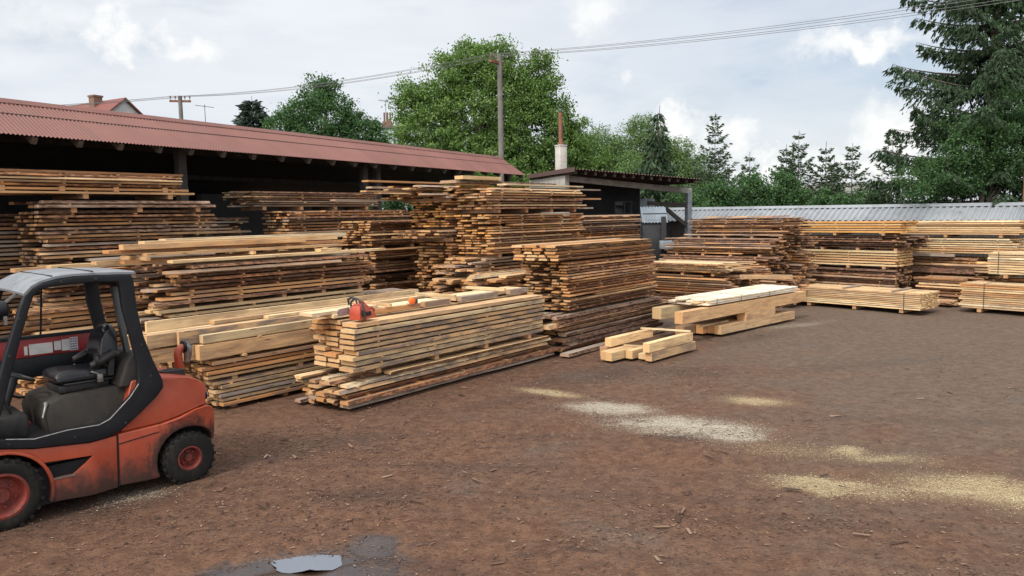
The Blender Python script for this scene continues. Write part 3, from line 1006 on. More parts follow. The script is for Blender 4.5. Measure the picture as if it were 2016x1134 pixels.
def build_houses():
    pale = simple_mat("pale_gable_boards", (0.42, 0.43, 0.43), (0.50, 0.50, 0.50), 3, .9)
    h = gable_house("gabled_house", "house with steep red tiled roof and pale grey gable above the shed", (-25.75, 52, 0), R(60), 3.3, 6, 9.55, 10.9, pale, TILE, (-.35, 2.6, 10.0, 11.25, .3), .22)
    mb = MB()
    mb.box(.4, 3.6, 1.0, 3.0, 9.2, 10.0)
    mb.obj("side_roof", TILE, h)
    root = empty("flat_topped_house", (-8.9, 60, 0))
    tag(root, "blue-grey rendered house half hidden by the big tree", "house")
    mb = MB()
    mb.box(-1.0, 4.5, 0, 5, 0, 9.65)
    mb.obj("wall", BLUE_WALL, root)
    mb = MB()
    mb.box(-1.15, 4.65, -.15, 5.15, 9.653, 9.80)
    rf = mb.obj("roof", simple_mat("flat_roof_dark", (0.12, .10, .09), None, 3, .9), root)
    mb = MB()
    mb.box(-1.0, -.3, .5, 1.1, 9.80, 10.25)
    for x in (-.88, -.65, -.42):
        mb.tube([(x, .8, 10.25), (x, .8, 10.95)], .07, 8)
    mb.obj("chimney", BRICK, rf)

    def antenna(loc, h, rz, label):
        t = empty("roof_antenna", loc, rz)
        tag(t, label, "antenna", "television antennas on the roofs")
        mb = MB()
        mb.tube([(0, 0, 0), (0, 0, h)], .022, 6)
        mb.obj("mast", WIRE, t)
        mb = MB()
        mb.tube([(-.55, 0, h - .05), (.55, 0, h - .18)], .016, 6)
        for i in range(9):
            x = -.5 + i * .125
            z = h - .05 - (x + .55) * .118
            mb.tube([(x, -.22, z), (x, .22, z)], .010, 5)
        mb.obj("boom", WIRE, t)
    antenna((-9.62, 60.6, 9.80), 2.1, R(30), "tall television antenna beside the three pot chimney of the blue-grey house")
    antenna((-19.2, 49, 8.2), 1.85, R(10), "thin television antenna standing up behind the red shed roof")
    br = roof_mat("mossy_sheet_roof", (0.12, 0.125, 0.11), (0.18, 0.18, 0.165), (0.07, 0.08, 0.06), .8)
    gable_house("sheet_roofed_barn", "low barn with mossy grey sheet roof behind the row of young spruces", (23.0, 48, 0), R(75), 5.0, 9, 3.2, 4.25, DARK_BOARD, br)


build_houses()


# ------------------------------------------------------------------ poles and wires
def build_lines():
    def pole(loc, h, r0_, r1_, arm, rz, label, name="utility_pole", round_=True, side=0.0):
        t = empty(name, loc, rz)
        tag(t, label, "utility pole", "utility poles carrying the wires")
        mb = MB()
        mb.tube([(0, 0, 0), (0, 0, h)], [r0_, r1_], 16)
        mb.obj("pole_shaft", CONCRETE, t)
        mb = MB()
        mb.box(-arm + side, arm + side, -.06, .06, h - .38, h - .26)
        a = mb.obj("crossarm", RUST, t)
        pts = []
        for x in (-arm + .06, -arm * .45, arm * .45, arm - .06):
            mb = MB()
            mb.tube([(x + side, 0, h - .26), (x + side, 0, h - .12)], .016, 6)
            mb.tube([(x + side, 0, h - .14), (x + side, 0, h - .07), (x + side, 0, h + .0)], [.045, .05, .03], 8)
            mb.obj("insulator", CERAMIC, a)
            pts.append(t.matrix_basis @ Vector((x + side, 0, h - .03)))
        return pts
    bpy.context.view_layer.update()

    def world_pts(loc, rz, h, arm, side=0.0):
        mtx = Matrix.Translation(loc) @ Matrix.Rotation(rz, 4, 'Z')
        return [mtx @ Vector((x + side, 0, h - .03)) for x in (-arm + .06, -arm * .45, arm * .45, arm - .06)]
    pole((-20.3, 48, 0), 10.45, .17, .12, .62, R(12), "distant utility pole with a dark crossarm standing behind the red roofed shed")
    pole((-.36, 33, 0), 9.5, .135, .105, .42, R(52), "tall round concrete utility pole in front of the big leafy tree", side=-.2)
    p1 = world_pts((-20.3, 48, 0), R(12), 10.45, .62)
    p2 = world_pts((-.36, 33, 0), R(52), 9.5, .42, -.2)
    p3 = [Vector((17.0, 22.5, 9.27)), Vector((17.1, 22.3, 9.15)), Vector((17.2, 22.1, 9.0)), Vector((17.3, 21.9, 8.88))]
    p0 = [p + Vector((-22, -4.0, -1.2)) for p in p1]

    def span(a, b, sag, n=14):
        return [a.lerp(b, i / n) + Vector((0, 0, -sag * 4 * (i / n) * (1 - i / n))) for i in range(n + 1)]
    where = ["uppermost of the four wires", "second wire from the top", "third wire from the top", "lowest of the four wires"]
    for i in range(4):
        mb = MB()
        mb.tube(span(p0[i], p1[i], .3), .009, 5)
        mb.tube(span(p1[i], p2[i], .35), .009, 5)
        mb.tube(span(p2[i], p3[i], .28), .008, 5)
        o = mb.obj("overhead_wire", WIRE)
        tag(o, "thin overhead wire strung between the utility poles, " + where[i], "wire", "overhead wires")
    t = empty("iron_post", (16.75, 25.0, 0))
    tag(t, "thin rusty iron post with a pale lamp head beside the dark spruce", "post")
    mb = MB()
    mb.tube([(0, 0, 0), (0, 0, 5.6)], .03, 8)
    mb.box(-.05, .05, -.03, .03, 2.6, 2.68)
    mb.obj("post_shaft", RUST, t)
    mb = MB()
    mb.tube([(0, 0, 5.2), (0, 0, 5.25), (0, 0, 5.7), (0, 0, 5.76)], [.04, .065, .06, .03], 12)
    mb.obj("lamp_head", GREY_RENDER, t)


build_lines()
# ------------------------------------------------------------------ lumber
TONES = {'fresh': (0.62, 0.455, 0.255), 'pale': (0.70, 0.57, 0.37), 'honey': (0.54, 0.35, 0.185), 'orange': (0.47, 0.245, 0.105),
         'brown': (0.38, 0.235, 0.14), 'grey': (0.34, 0.275, 0.225), 'dark': (0.20, 0.125, 0.09), 'amber': (0.60, 0.32, 0.095), 'white': (0.74, 0.67, 0.545)}
TWORD = {'fresh': 'fresh yellow', 'pale': 'pale cream', 'honey': 'honey coloured', 'orange': 'orange brown', 'brown': 'brown',
         'grey': 'weathered grey', 'dark': 'dark brown', 'amber': 'amber', 'white': 'whitish'}
ORD = ["top", "second", "third", "fourth", "fifth", "sixth", "seventh", "eighth", "ninth", "tenth", "eleventh", "twelfth", "thirteenth", "fourteenth",
       "fifteenth", "sixteenth", "seventeenth", "eighteenth", "nineteenth", "twentieth"] + ["twenty-" + w for w in
       ("first", "second", "third", "fourth", "fifth", "sixth", "seventh", "eighth", "ninth")] + ["thirtieth"] + ["thirty-" + w for w in ("first", "second", "third", "fourth", "fifth", "sixth", "seventh", "eighth", "ninth")] + ["fortieth"] + ["forty-" + w for w in ("first", "second", "third", "fourth", "fifth", "sixth", "seventh", "eighth")]
COLW = ["yard edge", "second row in", "third row in", "fourth row in", "fifth row in", "sixth row in", "seventh row in", "eighth row in", "ninth row in", "tenth row in", "eleventh row in", "twelfth row in", "thirteenth row in"] + ["deep inside"] * 20


def frame(ox, oy, compass):
    a = R(compass)
    return (Vector((ox, oy, 0)), Vector((math.sin(a), math.cos(a), 0)), Vector((-math.cos(a), math.sin(a), 0)), math.pi / 2 - a)


FR = {'A': frame(-2.22, 10.90, 38.4), 'B': frame(10.56, 19.56, 140.0), 'C': frame(4.2, 23.1, 133.0), 'D': frame(4.62, 16.72, 47.0), 'E': frame(2.553, 13.859, 42.0)}
PIECES = []          # every board, beam and stick in the yard
lr = random.Random(2024)


def board_geo(L, W, T, waney, rng, flip=False, bark=(True, True)):
    """local x along the board, y across, z up from its underside"""
    if waney:
        n = max(4, int(L / 0.42))
        sl = T * rng.uniform(0.35, 0.9)
        ph = [rng.uniform(0, 6.28) for _ in range(6)]
        am = [rng.uniform(.004, .016) for _ in range(2)]
        tp = rng.uniform(-.02, .02)
    else:
        n = 2
        sl = 0.0
    c1, c2 = rng.uniform(-.012, .012), rng.uniform(-.012, .012)
    V, UV = [], []
    for i in range(n + 1):
        u = i / n
        x = (u - .5) * L
        if 0 < i < n and waney:
            x += rng.uniform(-.08, .08)
        if waney:
            eL = W / 2 + tp * (u - .5) + am[0] * math.sin(u * L * 2.1 + ph[0]) + .006 * math.sin(u * L * 6.3 + ph[1]) + rng.uniform(-.004, .004)
            eR = W / 2 + tp * (u - .5) + am[1] * math.sin(u * L * 1.8 + ph[2]) + .006 * math.sin(u * L * 5.7 + ph[3]) + rng.uniform(-.004, .004)
        else:
            eL = eR = W / 2
        k = 4 * u * (1 - u)
        y = c1 * k
        dz = max(0, c2) * 0.3 * k
        b, tpw = (0.0, sl) if not flip else (sl, 0.0)
        V += [(x, y - eR + b, dz), (x, y + eL - b, dz), (x, y + eL - tpw, T + dz), (x, y - eR + tpw, T + dz)]
    ux = x0 = None
    F, Mt, U = [], [], []
    ou, ov = rng.uniform(0, 60), rng.uniform(0, 60)
    per = [0, W, W + T, 2 * W + T, 2 * W + 2 * T]
    for i in range(n):
        a, b = 4 * i, 4 * (i + 1)
        for j in range(4):
            j2 = (j + 1) % 4
            F.append((a + j, b + j, b + j2, a + j2))
            Mt.append(0 if j in (0, 2) else (1 if waney and bark[0 if j == 3 else 1] else 0))
            xa, xb = V[a][0] + ou, V[b][0] + ou
            U += [(xa, per[j] + ov), (xb, per[j] + ov), (xb, per[j + 1] + ov), (xa, per[j + 1] + ov)]
    F.append((0, 1, 2, 3)); Mt.append(2)
    U += [(ou, ov), (ou + W, ov), (ou + W, ov + T), (ou, ov + T)]
    e = 4 * n
    F.append((e + 3, e + 2, e + 1, e)); Mt.append(2)
    U += [(ou, ov + T + 1), (ou + W, ov + T + 1), (ou + W, ov + 1), (ou, ov + 1)]
    return V, F, Mt, U


def tint_of(tone, rng, stain):
    c = TONES[tone]
    k = rng.uniform(.82, 1.12)
    w = rng.uniform(-.05, .05)
    return (min(.85, c[0] * k * (1 + w)), c[1] * k, c[2] * k * (1 - w), stain)


def piece(kind, fr, s0, s1, d, w, z, T, tone, waney, rng, label=None, group=None, stain=0.4, turn=0.0, across=False, flip=False, cat='board', tilt=0.0, pb=1.0):
    o, a, e, rz = FR[fr]
    if across:                       # lies across the stack: s0 is its place along, d..d+w its reach
        L, W = w, s1 - s0
        c = o + a * ((s0 + s1) / 2) + e * (d + w / 2)
        rz = rz + math.pi / 2
    else:
        L, W = s1 - s0, w
        c = o + a * ((s0 + s1) / 2) + e * (d + w / 2)
    V, F, Mt, U = board_geo(L, W, T, waney, rng, flip, (rng.random() < pb, rng.random() < pb))
    mtx = Matrix.Translation((c.x, c.y, z)) @ Matrix.Rotation(rz + turn, 4, 'Z') @ Matrix.Rotation(tilt, 4, 'Y')
    PIECES.append(dict(kind=kind, V=V, F=F, M=Mt, U=U, mtx=mtx, tint=tint_of(tone, rng, stain), label=label, group=group, tone=tone, cat=cat))
    return PIECES[-1]


def tier(ph, fr, s0, s1, d, w, z0, z1, pitch_, T, bw, tones, waney=True, jl=.07, jr=.07, gap=0.0, sticks=4, stain=0.45, stick=True, bearers=True, dj=.028, rag=0.035, group=None, inset=None, bottom_sticks=False, stick_tone='honey', void=None, pb=.4):
    """one tier of a drying stack: layers of boards side by side with thin sticks between.
    ph: words that name the tier; jl, jr: how ragged its two ends are; void: rows left out half-way (air gaps)"""
    n = max(1, int((z1 - z0) / pitch_ + 0.5))
    p = (z1 - z0) / n
    rng = random.Random(hash_str(ph))
    T = max(T, p * .64) if p < .09 else T
    sh = max(.006, p - T)
    group = group or ("boards in the " + ph)
    spos = [s0 + (s1 - s0) * (i + .35) / (sticks - .3) for i in range(sticks)]
    spos = [min(max(x, s0 + .12), s1 - .12) for x in spos]
    if bearers and z0 > .03:
        for i, sp in enumerate(spos):
            zb = max(z0 - .09, 0.0) if z0 < .12 else z0 - .085
            piece('bearer', fr, sp - .045, sp + .045, d + (.09 if z0 < .12 else .01), w - (.18 if z0 < .12 else .02), zb - (.03 if zb == 0 else 0), z0 - zb - .003 + (.03 if zb == 0 else 0), 'brown', False, rng, across=True, cat='bearer',
                  group="bearers under the stacks", stain=.6)
            PIECES[-1]['info'] = (ph, i, n)
    for li in range(n):
        z = z0 + li * p
        nb = max(1, int(w / bw + .3))
        if waney:
            ws = [bw * rng.uniform(.72, 1.2) for _ in range(nb)]
        else:
            ws = [bw * rng.uniform(.96, 1.0) for _ in range(nb)]
        tot = sum(ws)
        room = max(0.0, w - tot)
        if tot > w:
            ws = [x * w / tot * .985 for x in ws]
            room = w * .015
        g = room / max(1, nb - 1) if nb > 1 else 0
        y = d + (rng.uniform(-dj, dj) if dj else 0)
        lean = inset(li / max(1, n - 1)) if inset else 0.0
        y += lean
        lj = rng.uniform(-rag, rag)
        for bi in range(nb):
            wb = ws[bi]
            skip = 0 < bi < nb - 1 and rng.random() < gap
            if void and bi in void and rng.random() < .8:
                skip = True
            if not skip:
                tone = rng.choice(tones)
                a0 = s0 + lj + rng.uniform(-jl, jl)
                a1 = s1 + lj + rng.uniform(-jr, jr)
                TT = T * (rng.uniform(.82, 1.0))
                yj = 0.0
                if waney and nb > 1:
                    if rng.random() < .12:               # a short board, butted to one end
                        cut = (a1 - a0) * rng.uniform(.08, .4)
                        if rng.random() < .5:
                            a0 += cut
                        else:
                            a1 -= cut
                    if bi == 0:
                        yj = rng.uniform(-.045, .02)
                kind = 'waney_board' if waney else 'sawn_board'
                P = piece(kind, fr, a0, a1, y + yj, wb - .004, z, TT, tone, waney, rng, stain=stain * rng.uniform(.5, 1.4), turn=rng.uniform(-.007, .007) if waney else rng.uniform(-.0015, .0015), flip=rng.random() < .35, group=group, pb=pb)
                P['info'] = (ph, n - 1 - li, bi, n, nb)
            y += wb + g
        if stick and li < n - 1:
            for i, sp in enumerate(spos):
                jx = rng.gauss(0, .05) + (li / max(1, n)) * .06
                over = rng.uniform(-.05, .02)
                if rng.random() < .12:
                    continue
                P = piece('spacer_stick', fr, sp + jx - .02, sp + jx + .02, d + lean - over, w + over, z + T * .985, max(.008, p - T * .985 - .0005), stick_tone if rng.random() < .7 else 'orange', False, rng, across=True, cat='spacer stick', group="spacer sticks between board layers", stain=.3)
                P['info'] = (ph, n - 1 - li, i, n)


def hash_str(s):
    h = 7
    for ch in s:
        h = (h * 131 + ord(ch)) % 1000003
    return h


HO, FH, OB = ['honey', 'honey', 'orange'], ['fresh', 'honey', 'honey', 'pale'], ['orange', 'brown', 'honey', 'brown']
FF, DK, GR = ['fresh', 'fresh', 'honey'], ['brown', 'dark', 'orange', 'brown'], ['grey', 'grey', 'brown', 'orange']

# --- stack that carries the chainsaw
tier("low tier beneath the chainsaw stack", 'A', -.30, 4.90, .0, 1.06, .02, .235, .072, .053, .21, HO + ['brown', 'grey'], jl=.12, jr=.2, gap=.12, sticks=5, stain=.9, pb=.75, bearers=False)
tier("middle tier of the chainsaw stack", 'A', -.32, 4.72, .02, 1.06, .25, .447, .066, .05, .20, FH + ['grey', 'brown'], jl=.09, jr=.14, gap=.12, sticks=5, stain=.9, pb=.6, bearers=False)
tier("front column under the chainsaw", 'A', -.06, 4.56, .02, .33, .53, 1.25, .08, .062, .33, ['honey', 'fresh', 'honey', 'honey'], waney=False, jl=.05, jr=.02, sticks=4, stain=1.0, bearers=True)
tier("rear column beside the chainsaw", 'A', .02, 4.5, .48, .56, .53, 1.25, .08, .062, .28, ['honey', 'fresh', 'orange'], waney=False, jl=.07, jr=.04, sticks=4, stain=.8)
# --- long squared timbers behind the forklift
tier("low boards beneath the long timbers", 'A', -1.32, 2.9, 1.60, 1.15, .05, .44, .066, .046, .115, FH + ['orange', 'grey'], waney=False, jl=.07, jr=.1, sticks=5, stain=.9)
tier("upper boards beneath the long timbers", 'A', -1.42, 2.9, 1.62, 1.12, .47, .74, .062, .046, .125, ['honey', 'fresh', 'orange', 'brown'], waney=False, jl=.09, jr=.1, sticks=4, stain=.5)
# --- mixed stack in the second row
tier("buried base of the mixed stack", 'A', -1.2, 4.0, 3.42, 1.1, .06, 1.0, .10, .055, .2, OB, jl=.1, sticks=3)
tier("long bark boards of the mixed stack", 'A', -1.25, 4.7, 3.36, 1.15, 1.04, 1.17, .07, .052, .24, ['brown', 'grey', 'orange'], jl=.15, jr=.25, sticks=4, stain=.8)
tier("clean boards of the mixed stack", 'A', -.95, 2.9, 3.40, 1.1, 1.20, 1.36, .078, .05, .19, ['honey', 'fresh'], waney=False, jl=.35, jr=.1, sticks=4, stain=.3)
tier("bark boards of the mixed stack", 'A', -.95, 3.25, 3.40, 1.1, 1.40, 2.05, .074, .045, .21, ['brown', 'orange', 'honey', 'grey'], jl=.33, jr=.18, gap=.15, sticks=5, stain=.8, dj=.05, pb=0.55)
# --- tall stacks in front of the shed
tier("rough low pile by the forklift cab", 'A', -2.62, -.4, 4.75, .5, .06, 1.42, .085, .06, .17, ['honey', 'orange', 'honey'], jl=.12, sticks=3, gap=.1, bearers=True, stain=.5)
tier("lower half of the tall grey stack", 'A', -2.12, .85, 5.30, 1.05, .06, 1.98, .075, .048, .2, ['honey', 'orange', 'grey'], jl=.09, jr=.1, gap=.15, sticks=3, stain=.7)
tier("upper half of the tall grey stack", 'A', -2.10, .95, 5.30, 1.05, 2.03, 2.98, .066, .038, .2, ['honey', 'grey', 'honey', 'grey'], jl=.07, jr=.12, gap=.12, sticks=3, stain=.9, pb=0.6)
tier("bark planks capping the tall grey stack", 'A', -2.0, 1.0, 5.26, 1.1, 3.01, 3.15, .07, .05, .24, ['honey', 'grey', 'fresh'], jl=.2, jr=.15, sticks=3, stain=.7, pb=0.7)
tier("raised boards over the tall grey stack", 'A', -3.4, .62, 5.30, 1.3, 3.245, 3.36, .065, .04, .2, ['honey', 'orange'], waney=False, jl=.1, jr=.2, sticks=3, stain=.4)
tier("topmost boards over the tall grey stack", 'A', -2.95, .32, 5.30, 1.3, 3.37, 3.64, .058, .036, .2, ['honey', 'brown', 'honey'], jl=.18, jr=.05, sticks=4, stain=.6)
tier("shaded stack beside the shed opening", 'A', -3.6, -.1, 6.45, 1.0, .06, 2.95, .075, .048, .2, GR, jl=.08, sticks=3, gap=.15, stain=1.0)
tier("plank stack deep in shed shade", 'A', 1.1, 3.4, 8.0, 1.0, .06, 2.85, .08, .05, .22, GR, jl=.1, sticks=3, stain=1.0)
tier("brown stack under the shed eave", 'A', 3.75, 7.7, 6.85, 1.05, .06, 2.98, .072, .046, .2, ['orange', 'grey', 'honey', 'brown'], jl=.08, jr=.1, gap=.2, sticks=4, stain=.7)
tier("grey boards stepped back under the eave", 'A', 3.1, 7.0, 7.35, .95, 3.06, 3.44, .058, .036, .2, ['grey', 'grey', 'pale', 'brown'], jl=.3, jr=.05, gap=.1, sticks=4, stain=.9)
tier("lower half of the dark board stack", 'A', 5.18, 8.9, 5.50, 1.05, .06, 2.02, .066, .044, .2, ['orange', 'brown', 'honey'], jl=.05, jr=.1, gap=.3, sticks=4, stain=.8, pb=0.75)
tier("upper half of the dark board stack", 'A', 5.12, 8.9, 5.50, 1.05, 2.08, 2.70, .062, .04, .2, ['orange', 'honey', 'orange'], jl=.05, jr=.1, gap=.25, sticks=4, stain=.6, pb=0.5)
# --- high stack in the middle of the yard
tier("base of the high middle stack", 'A', 4.85, 9.1, 2.05, 1.05, .06, .98, .07, .046, .2, ['orange', 'honey', 'brown'], jl=.25, gap=.2, sticks=4, stain=.6, dj=.05, rag=.07)
tier("ragged waist of the high middle stack", 'A', 4.75, 9.1, 2.0, 1.05, 1.03, 1.46, .068, .044, .21, ['honey', 'orange', 'brown'], jl=.4, gap=.15, sticks=4, stain=.6, dj=.05, rag=.07)
tier("bark planks halfway up the middle stack", 'A', 5.0, 9.1, 2.0, 1.05, 1.52, 1.87, .066, .044, .22, ['grey', 'orange', 'honey'], jl=.35, gap=.1, sticks=4, stain=.8, dj=.05, rag=.07)
tier("orange boards of the high middle stack", 'A', 5.48, 9.1, 2.02, 1.02, 1.92, 2.80, .0555, .036, .2, ['honey', 'orange', 'orange', 'amber'], jl=.06, jr=.06, gap=.28, sticks=5, stain=.55, pb=0.35, dj=.05, rag=.07)
tier("raised boards of the high middle stack", 'A', 5.40, 9.05, 2.02, 1.1, 2.895, 3.38, .062, .036, .2, ['honey', 'orange', 'brown', 'honey'], jl=.15, jr=.12, gap=.1, sticks=4, stain=.6, pb=0.3, dj=.05, rag=.07)
tier("base of the orange ended stack", 'A', 5.25, 8.9, 3.12, 1.1, .06, 1.06, .078, .05, .2, ['orange', 'honey', 'brown'], jl=.2, gap=.25, sticks=3, stain=.5)
tier("narrow columns of the orange ended stack", 'A', 5.32, 8.9, 3.13, 1.05, 1.1, 2.24, .068, .045, .2, ['orange', 'orange', 'honey'], jl=.06, gap=.4, sticks=3, stain=.5, dj=.05, rag=.07)
tier("jutting boards of the orange ended stack", 'A', 4.85, 8.9, 3.10, 1.2, 2.28, 2.48, .07, .045, .2, ['orange', 'brown', 'honey'], jl=.22, gap=.1, sticks=3, stain=.6, dj=.05, rag=.07)
tier("upper boards of the orange ended stack", 'A', 5.28, 8.9, 3.12, 1.1, 2.52, 3.12, .056, .04, .2, ['orange', 'amber', 'orange'], jl=.05, gap=.12, sticks=3, stain=.4, dj=.05, rag=.07)
tier("overhanging cap of the orange ended stack", 'A', 4.95, 9.1, 3.1, 1.5, 3.16, 3.46, .062, .04, .22, ['honey', 'orange', 'honey', 'grey'], jl=.75, jr=.3, gap=.05, sticks=4, stain=.6)
tier("messy low pile by the middle stack", 'A', 4.9, 8.2, 1.12, .84, .06, 1.10, .075, .05, .2, ['orange', 'honey', 'brown'], jl=.28, gap=.3, sticks=3, stain=.7, dj=.05, rag=.07)
tier("fanned boards on the messy low pile", 'A', 4.75, 8.2, 1.08, .88, 1.14, 1.56, .075, .05, .21, ['honey', 'fresh', 'orange'], jl=.4, gap=.1, sticks=3, stain=.6, dj=.05, rag=.07)
# --- bark slab stack at the corner
tier("thick bark slabs in the corner stack", 'A', 5.15, 9.25, -.10, 1.2, .05, .44, .10, .082, .28, ['brown', 'grey', 'dark'], jl=.12, jr=.18, gap=.1, sticks=3, stain=.9, stick=True, bearers=False, pb=0.95)
tier("bark slabs over the corner stack base", 'A', 5.0, 9.3, -.08, 1.15, .46, .80, .085, .066, .24, ['honey', 'brown', 'grey'], jl=.22, jr=.15, gap=.15, sticks=3, stain=.8, bearers=False, pb=0.85)
tier("tall middle of the corner stack", 'A', 5.30, 8.95, -.05, 1.08, .84, 1.82, .0578, .036, .2, ['orange', 'honey', 'brown', 'orange'], jl=.07, jr=.07, gap=.38, sticks=4, stain=.8, bearers=False, pb=0.62)
tier("broad planks topping the corner stack", 'A', 4.95, 8.85, -.03, 1.08, 1.85, 2.17, .064, .05, .27, ['honey', 'orange', 'fresh'], jl=.04, jr=.05, sticks=3, stain=.5, bearers=False, pb=0.9)
tier("distant stack before the workshop", 'A', 11.4, 14.9, 3.6, 1.0, .06, 2.73, .062, .042, .2, DK + ['amber'], jl=.06, jr=.1, gap=.2, sticks=3, stain=.8)
# --- fanned pile and dark stacks across the yard
tier("brown boards under the fanned pile", 'C', -.3, 2.75, .0, 1.3, .06, .95, .066, .044, .2, ['brown', 'orange', 'brown'], jl=.15, jr=.25, gap=.1, sticks=3, stain=.7)
tier("pale fanned boards across the yard", 'C', -.25, 2.4, .05, 1.3, 1.0, 1.28, .07, .042, .24, ['fresh', 'pale', 'honey'], jl=.1, jr=.5, sticks=3, stain=.3)
tier("low bark pile next to fanned boards", 'C', 2.75, 3.7, 1.3, 1.2, .06, .85, .075, .05, .2, ['brown', 'orange', 'dark'], jl=.3, jr=.3, gap=.1, sticks=2, stain=.8)
tier("lower bark boards of the sloping stack", 'C', -.4, 3.0, 1.45, 1.2, .06, 1.44, .066, .044, .2, DK, jl=.2, jr=.3, gap=.1, sticks=3, stain=.9)
tier("middle bark boards of the sloping stack", 'C', -.3, 3.1, 1.5, 1.2, 1.48, 1.96, .058, .036, .21, DK + ['honey'], jl=.2, jr=.25, gap=.1, sticks=4, stain=.8)
tier("upper bark boards of the sloping stack", 'C', .15, 3.45, 2.1, 1.2, 2.02, 2.56, .056, .036, .21, DK + ['honey'], jl=.25, jr=.3, gap=.1, sticks=4, stain=.8)
tier("buried base of the sloping stack", 'C', .1, 3.4, 2.75, 1.0, .06, 1.98, .08, .05, .21, DK, jl=.2, jr=.3, sticks=3, stain=.8)
# --- layered stack: yellow, brown, yellow, brown
tier("lowest brown tier of the striped stack", 'B', -6.45, -1.72, 2.45, 1.1, .06, .96, .078, .058, .2, ['brown', 'dark', 'brown'], jl=.05, jr=.05, gap=.1, sticks=4, stain=.8, pb=0.8)
tier("lower yellow tier of the striped stack", 'B', -5.72, -1.68, 2.45, 1.1, 1.04, 1.52, .078, .058, .19, ['fresh', 'fresh', 'honey'], waney=False, jl=.03, jr=.03, sticks=4, stain=.15)
tier("dark bark tier of the striped stack", 'B', -5.55, -1.35, 2.48, 1.1, 1.58, 1.95, .058, .036, .2, ['dark', 'brown', 'dark'], jl=.08, jr=.22, gap=.1, sticks=4, stain=.8, pb=1.0)
tier("amber top tier of the striped stack", 'B', -5.62, -1.58, 2.45, 1.1, 2.04, 2.40, .07, .052, .19, ['amber', 'amber', 'honey', 'fresh'], waney=False, jl=.05, jr=.03, sticks=3, stain=.2)
# --- pale stack beyond it
tier("jumbled base of the pale stack", 'B', -2.9, .1, 4.15, 1.1, .06, 1.28, .085, .062, .2, ['honey', 'fresh', 'brown', 'honey'], jl=.1, jr=.5, sticks=3, stain=.5)
tier("middle tier of the pale stack", 'B', -3.0, .85, 4.15, 1.1, 1.40, 1.86, .066, .046, .19, ['fresh', 'honey', 'pale'], waney=False, jl=.05, jr=.14, sticks=3, stain=.3)
tier("top tier of the pale stack", 'B', -3.0, .98, 4.15, 1.1, 1.95, 2.37, .06, .044, .19, ['fresh', 'honey', 'pale'], waney=False, jl=.05, jr=.08, sticks=3, stain=.3)
tier("small brown pile between strapped bundles", 'B', -1.3, .12, 3.0, .95, .06, .74, .075, .055, .2, ['brown', 'honey', 'orange'], jl=.1, jr=.2, sticks=2, stain=.7)
tier("low offcuts behind the strapped bundle", 'B', -.9, -.05, 2.25, .6, .03, .17, .07, .05, .2, ['honey', 'fresh'], jl=.1, jr=.1, sticks=2, stain=.3, bearers=False)


# ------------------------------------------------------------------ loose beams and boards
def beam(fr, s0, s1, d, w, z, h, tone, label, stain=.25, group=None, waney=False, turn=0.0, across=False, kind='squared_beam', cat='beam', tilt=0.0):
    stain = min(1.0, stain + .22)
    rng = random.Random(hash_str(label))
    return piece(kind, fr, s0, s1, d, w, z, h, tone, waney, rng, label=label, group=group, stain=stain, turn=turn, across=across, cat=cat, tilt=tilt)


G = "long timbers behind the forklift"
beam('A', -1.56, 2.55, 1.60, .115, .775, .205, 'honey', "deep squared timber on the outer edge of the lower timber row, facing the yard", group=G)
beam('A', -1.70, 2.6, 1.735, .13, .775, .20, 'honey', "squared timber just behind the deep edge timber in the lower row", group=G)
beam('A', -2.28, 2.5, 1.90, .15, .775, .19, 'honey', "squared timber reaching furthest behind the forklift exhaust, lower row", group=G)
beam('A', -2.38, 2.5, 2.09, .14, .775, .19, 'orange', "orange squared timber in the lower row behind the exhaust pipe", group=G)
beam('A', -2.0, 2.5, 2.27, .2, .775, .19, 'honey', "wide squared timber deepest in the lower timber row", group=G)
beam('A', -1.48, 2.7, 1.63, .10, 1.005, .115, 'fresh', "slim bright timber lying over the deep edge timber", group=G)
beam('A', -1.76, 2.9, 1.77, .055, 1.005, .19, 'honey', "thin plank set on edge with dark stain showing at its end", group=G, stain=.8)
beam('A', -2.15, 2.75, 1.90, .14, 1.0, .18, 'honey', "broad squared timber in the upper row with its end by the cab pillar", group=G)
beam('A', -2.0, 2.9, 2.08, .14, 1.0, .18, 'fresh', "bright squared timber second from the back of the upper row", group=G)
beam('A', -2.25, 2.6, 2.26, .18, 1.0, .16, 'honey', "squared timber at the very back of the upper row", group=G)
beam('A', -1.92, 3.55, 2.36, .05, 1.165, .15, 'fresh', "long plank on edge running along the crest of the timbers", group=G)
beam('A', -1.02, 3.35, 2.10, .15, 1.19, .05, 'honey', "flat board lying along the crest of the timbers", group=G)
beam('A', -.20, 3.5, 1.93, .13, 1.19, .045, 'fresh', "bright flat board lying over the upper timber row", group=G)
beam('A', .34, .40, 1.50, .75, .985, .018, 'fresh', "short crossing stick poking out between the two timber rows", across=True, group=G, kind='spacer_stick', cat='spacer stick')
beam('A', .9, .96, 1.48, .8, .742, .03, 'honey', "short block under the lower timber row, halfway along", across=True, group=G, kind='spacer_stick', cat='spacer stick')
beam('A', -.9, -.84, 1.55, .9, .742, .03, 'honey', "short block under the lower timber row near the exhaust pipe", across=True, group=G, kind='spacer_stick', cat='spacer stick')
beam('A', 2.3, 2.36, 1.55, .9, .742, .03, 'honey', "short block under the lower timber row close to the chainsaw stack", across=True, group=G, kind='spacer_stick', cat='spacer stick')
beam('A', -.6, -.54, 1.6, 1.0, .981, .02, 'honey', "crossing stick between timber rows near their ragged ends", across=True, group=G, kind='spacer_stick', cat='spacer stick')
beam('A', 1.9, 1.96, 1.6, 1.0, .981, .02, 'honey', "crossing stick between timber rows close to the chainsaw", across=True, group=G, kind='spacer_stick', cat='spacer stick')
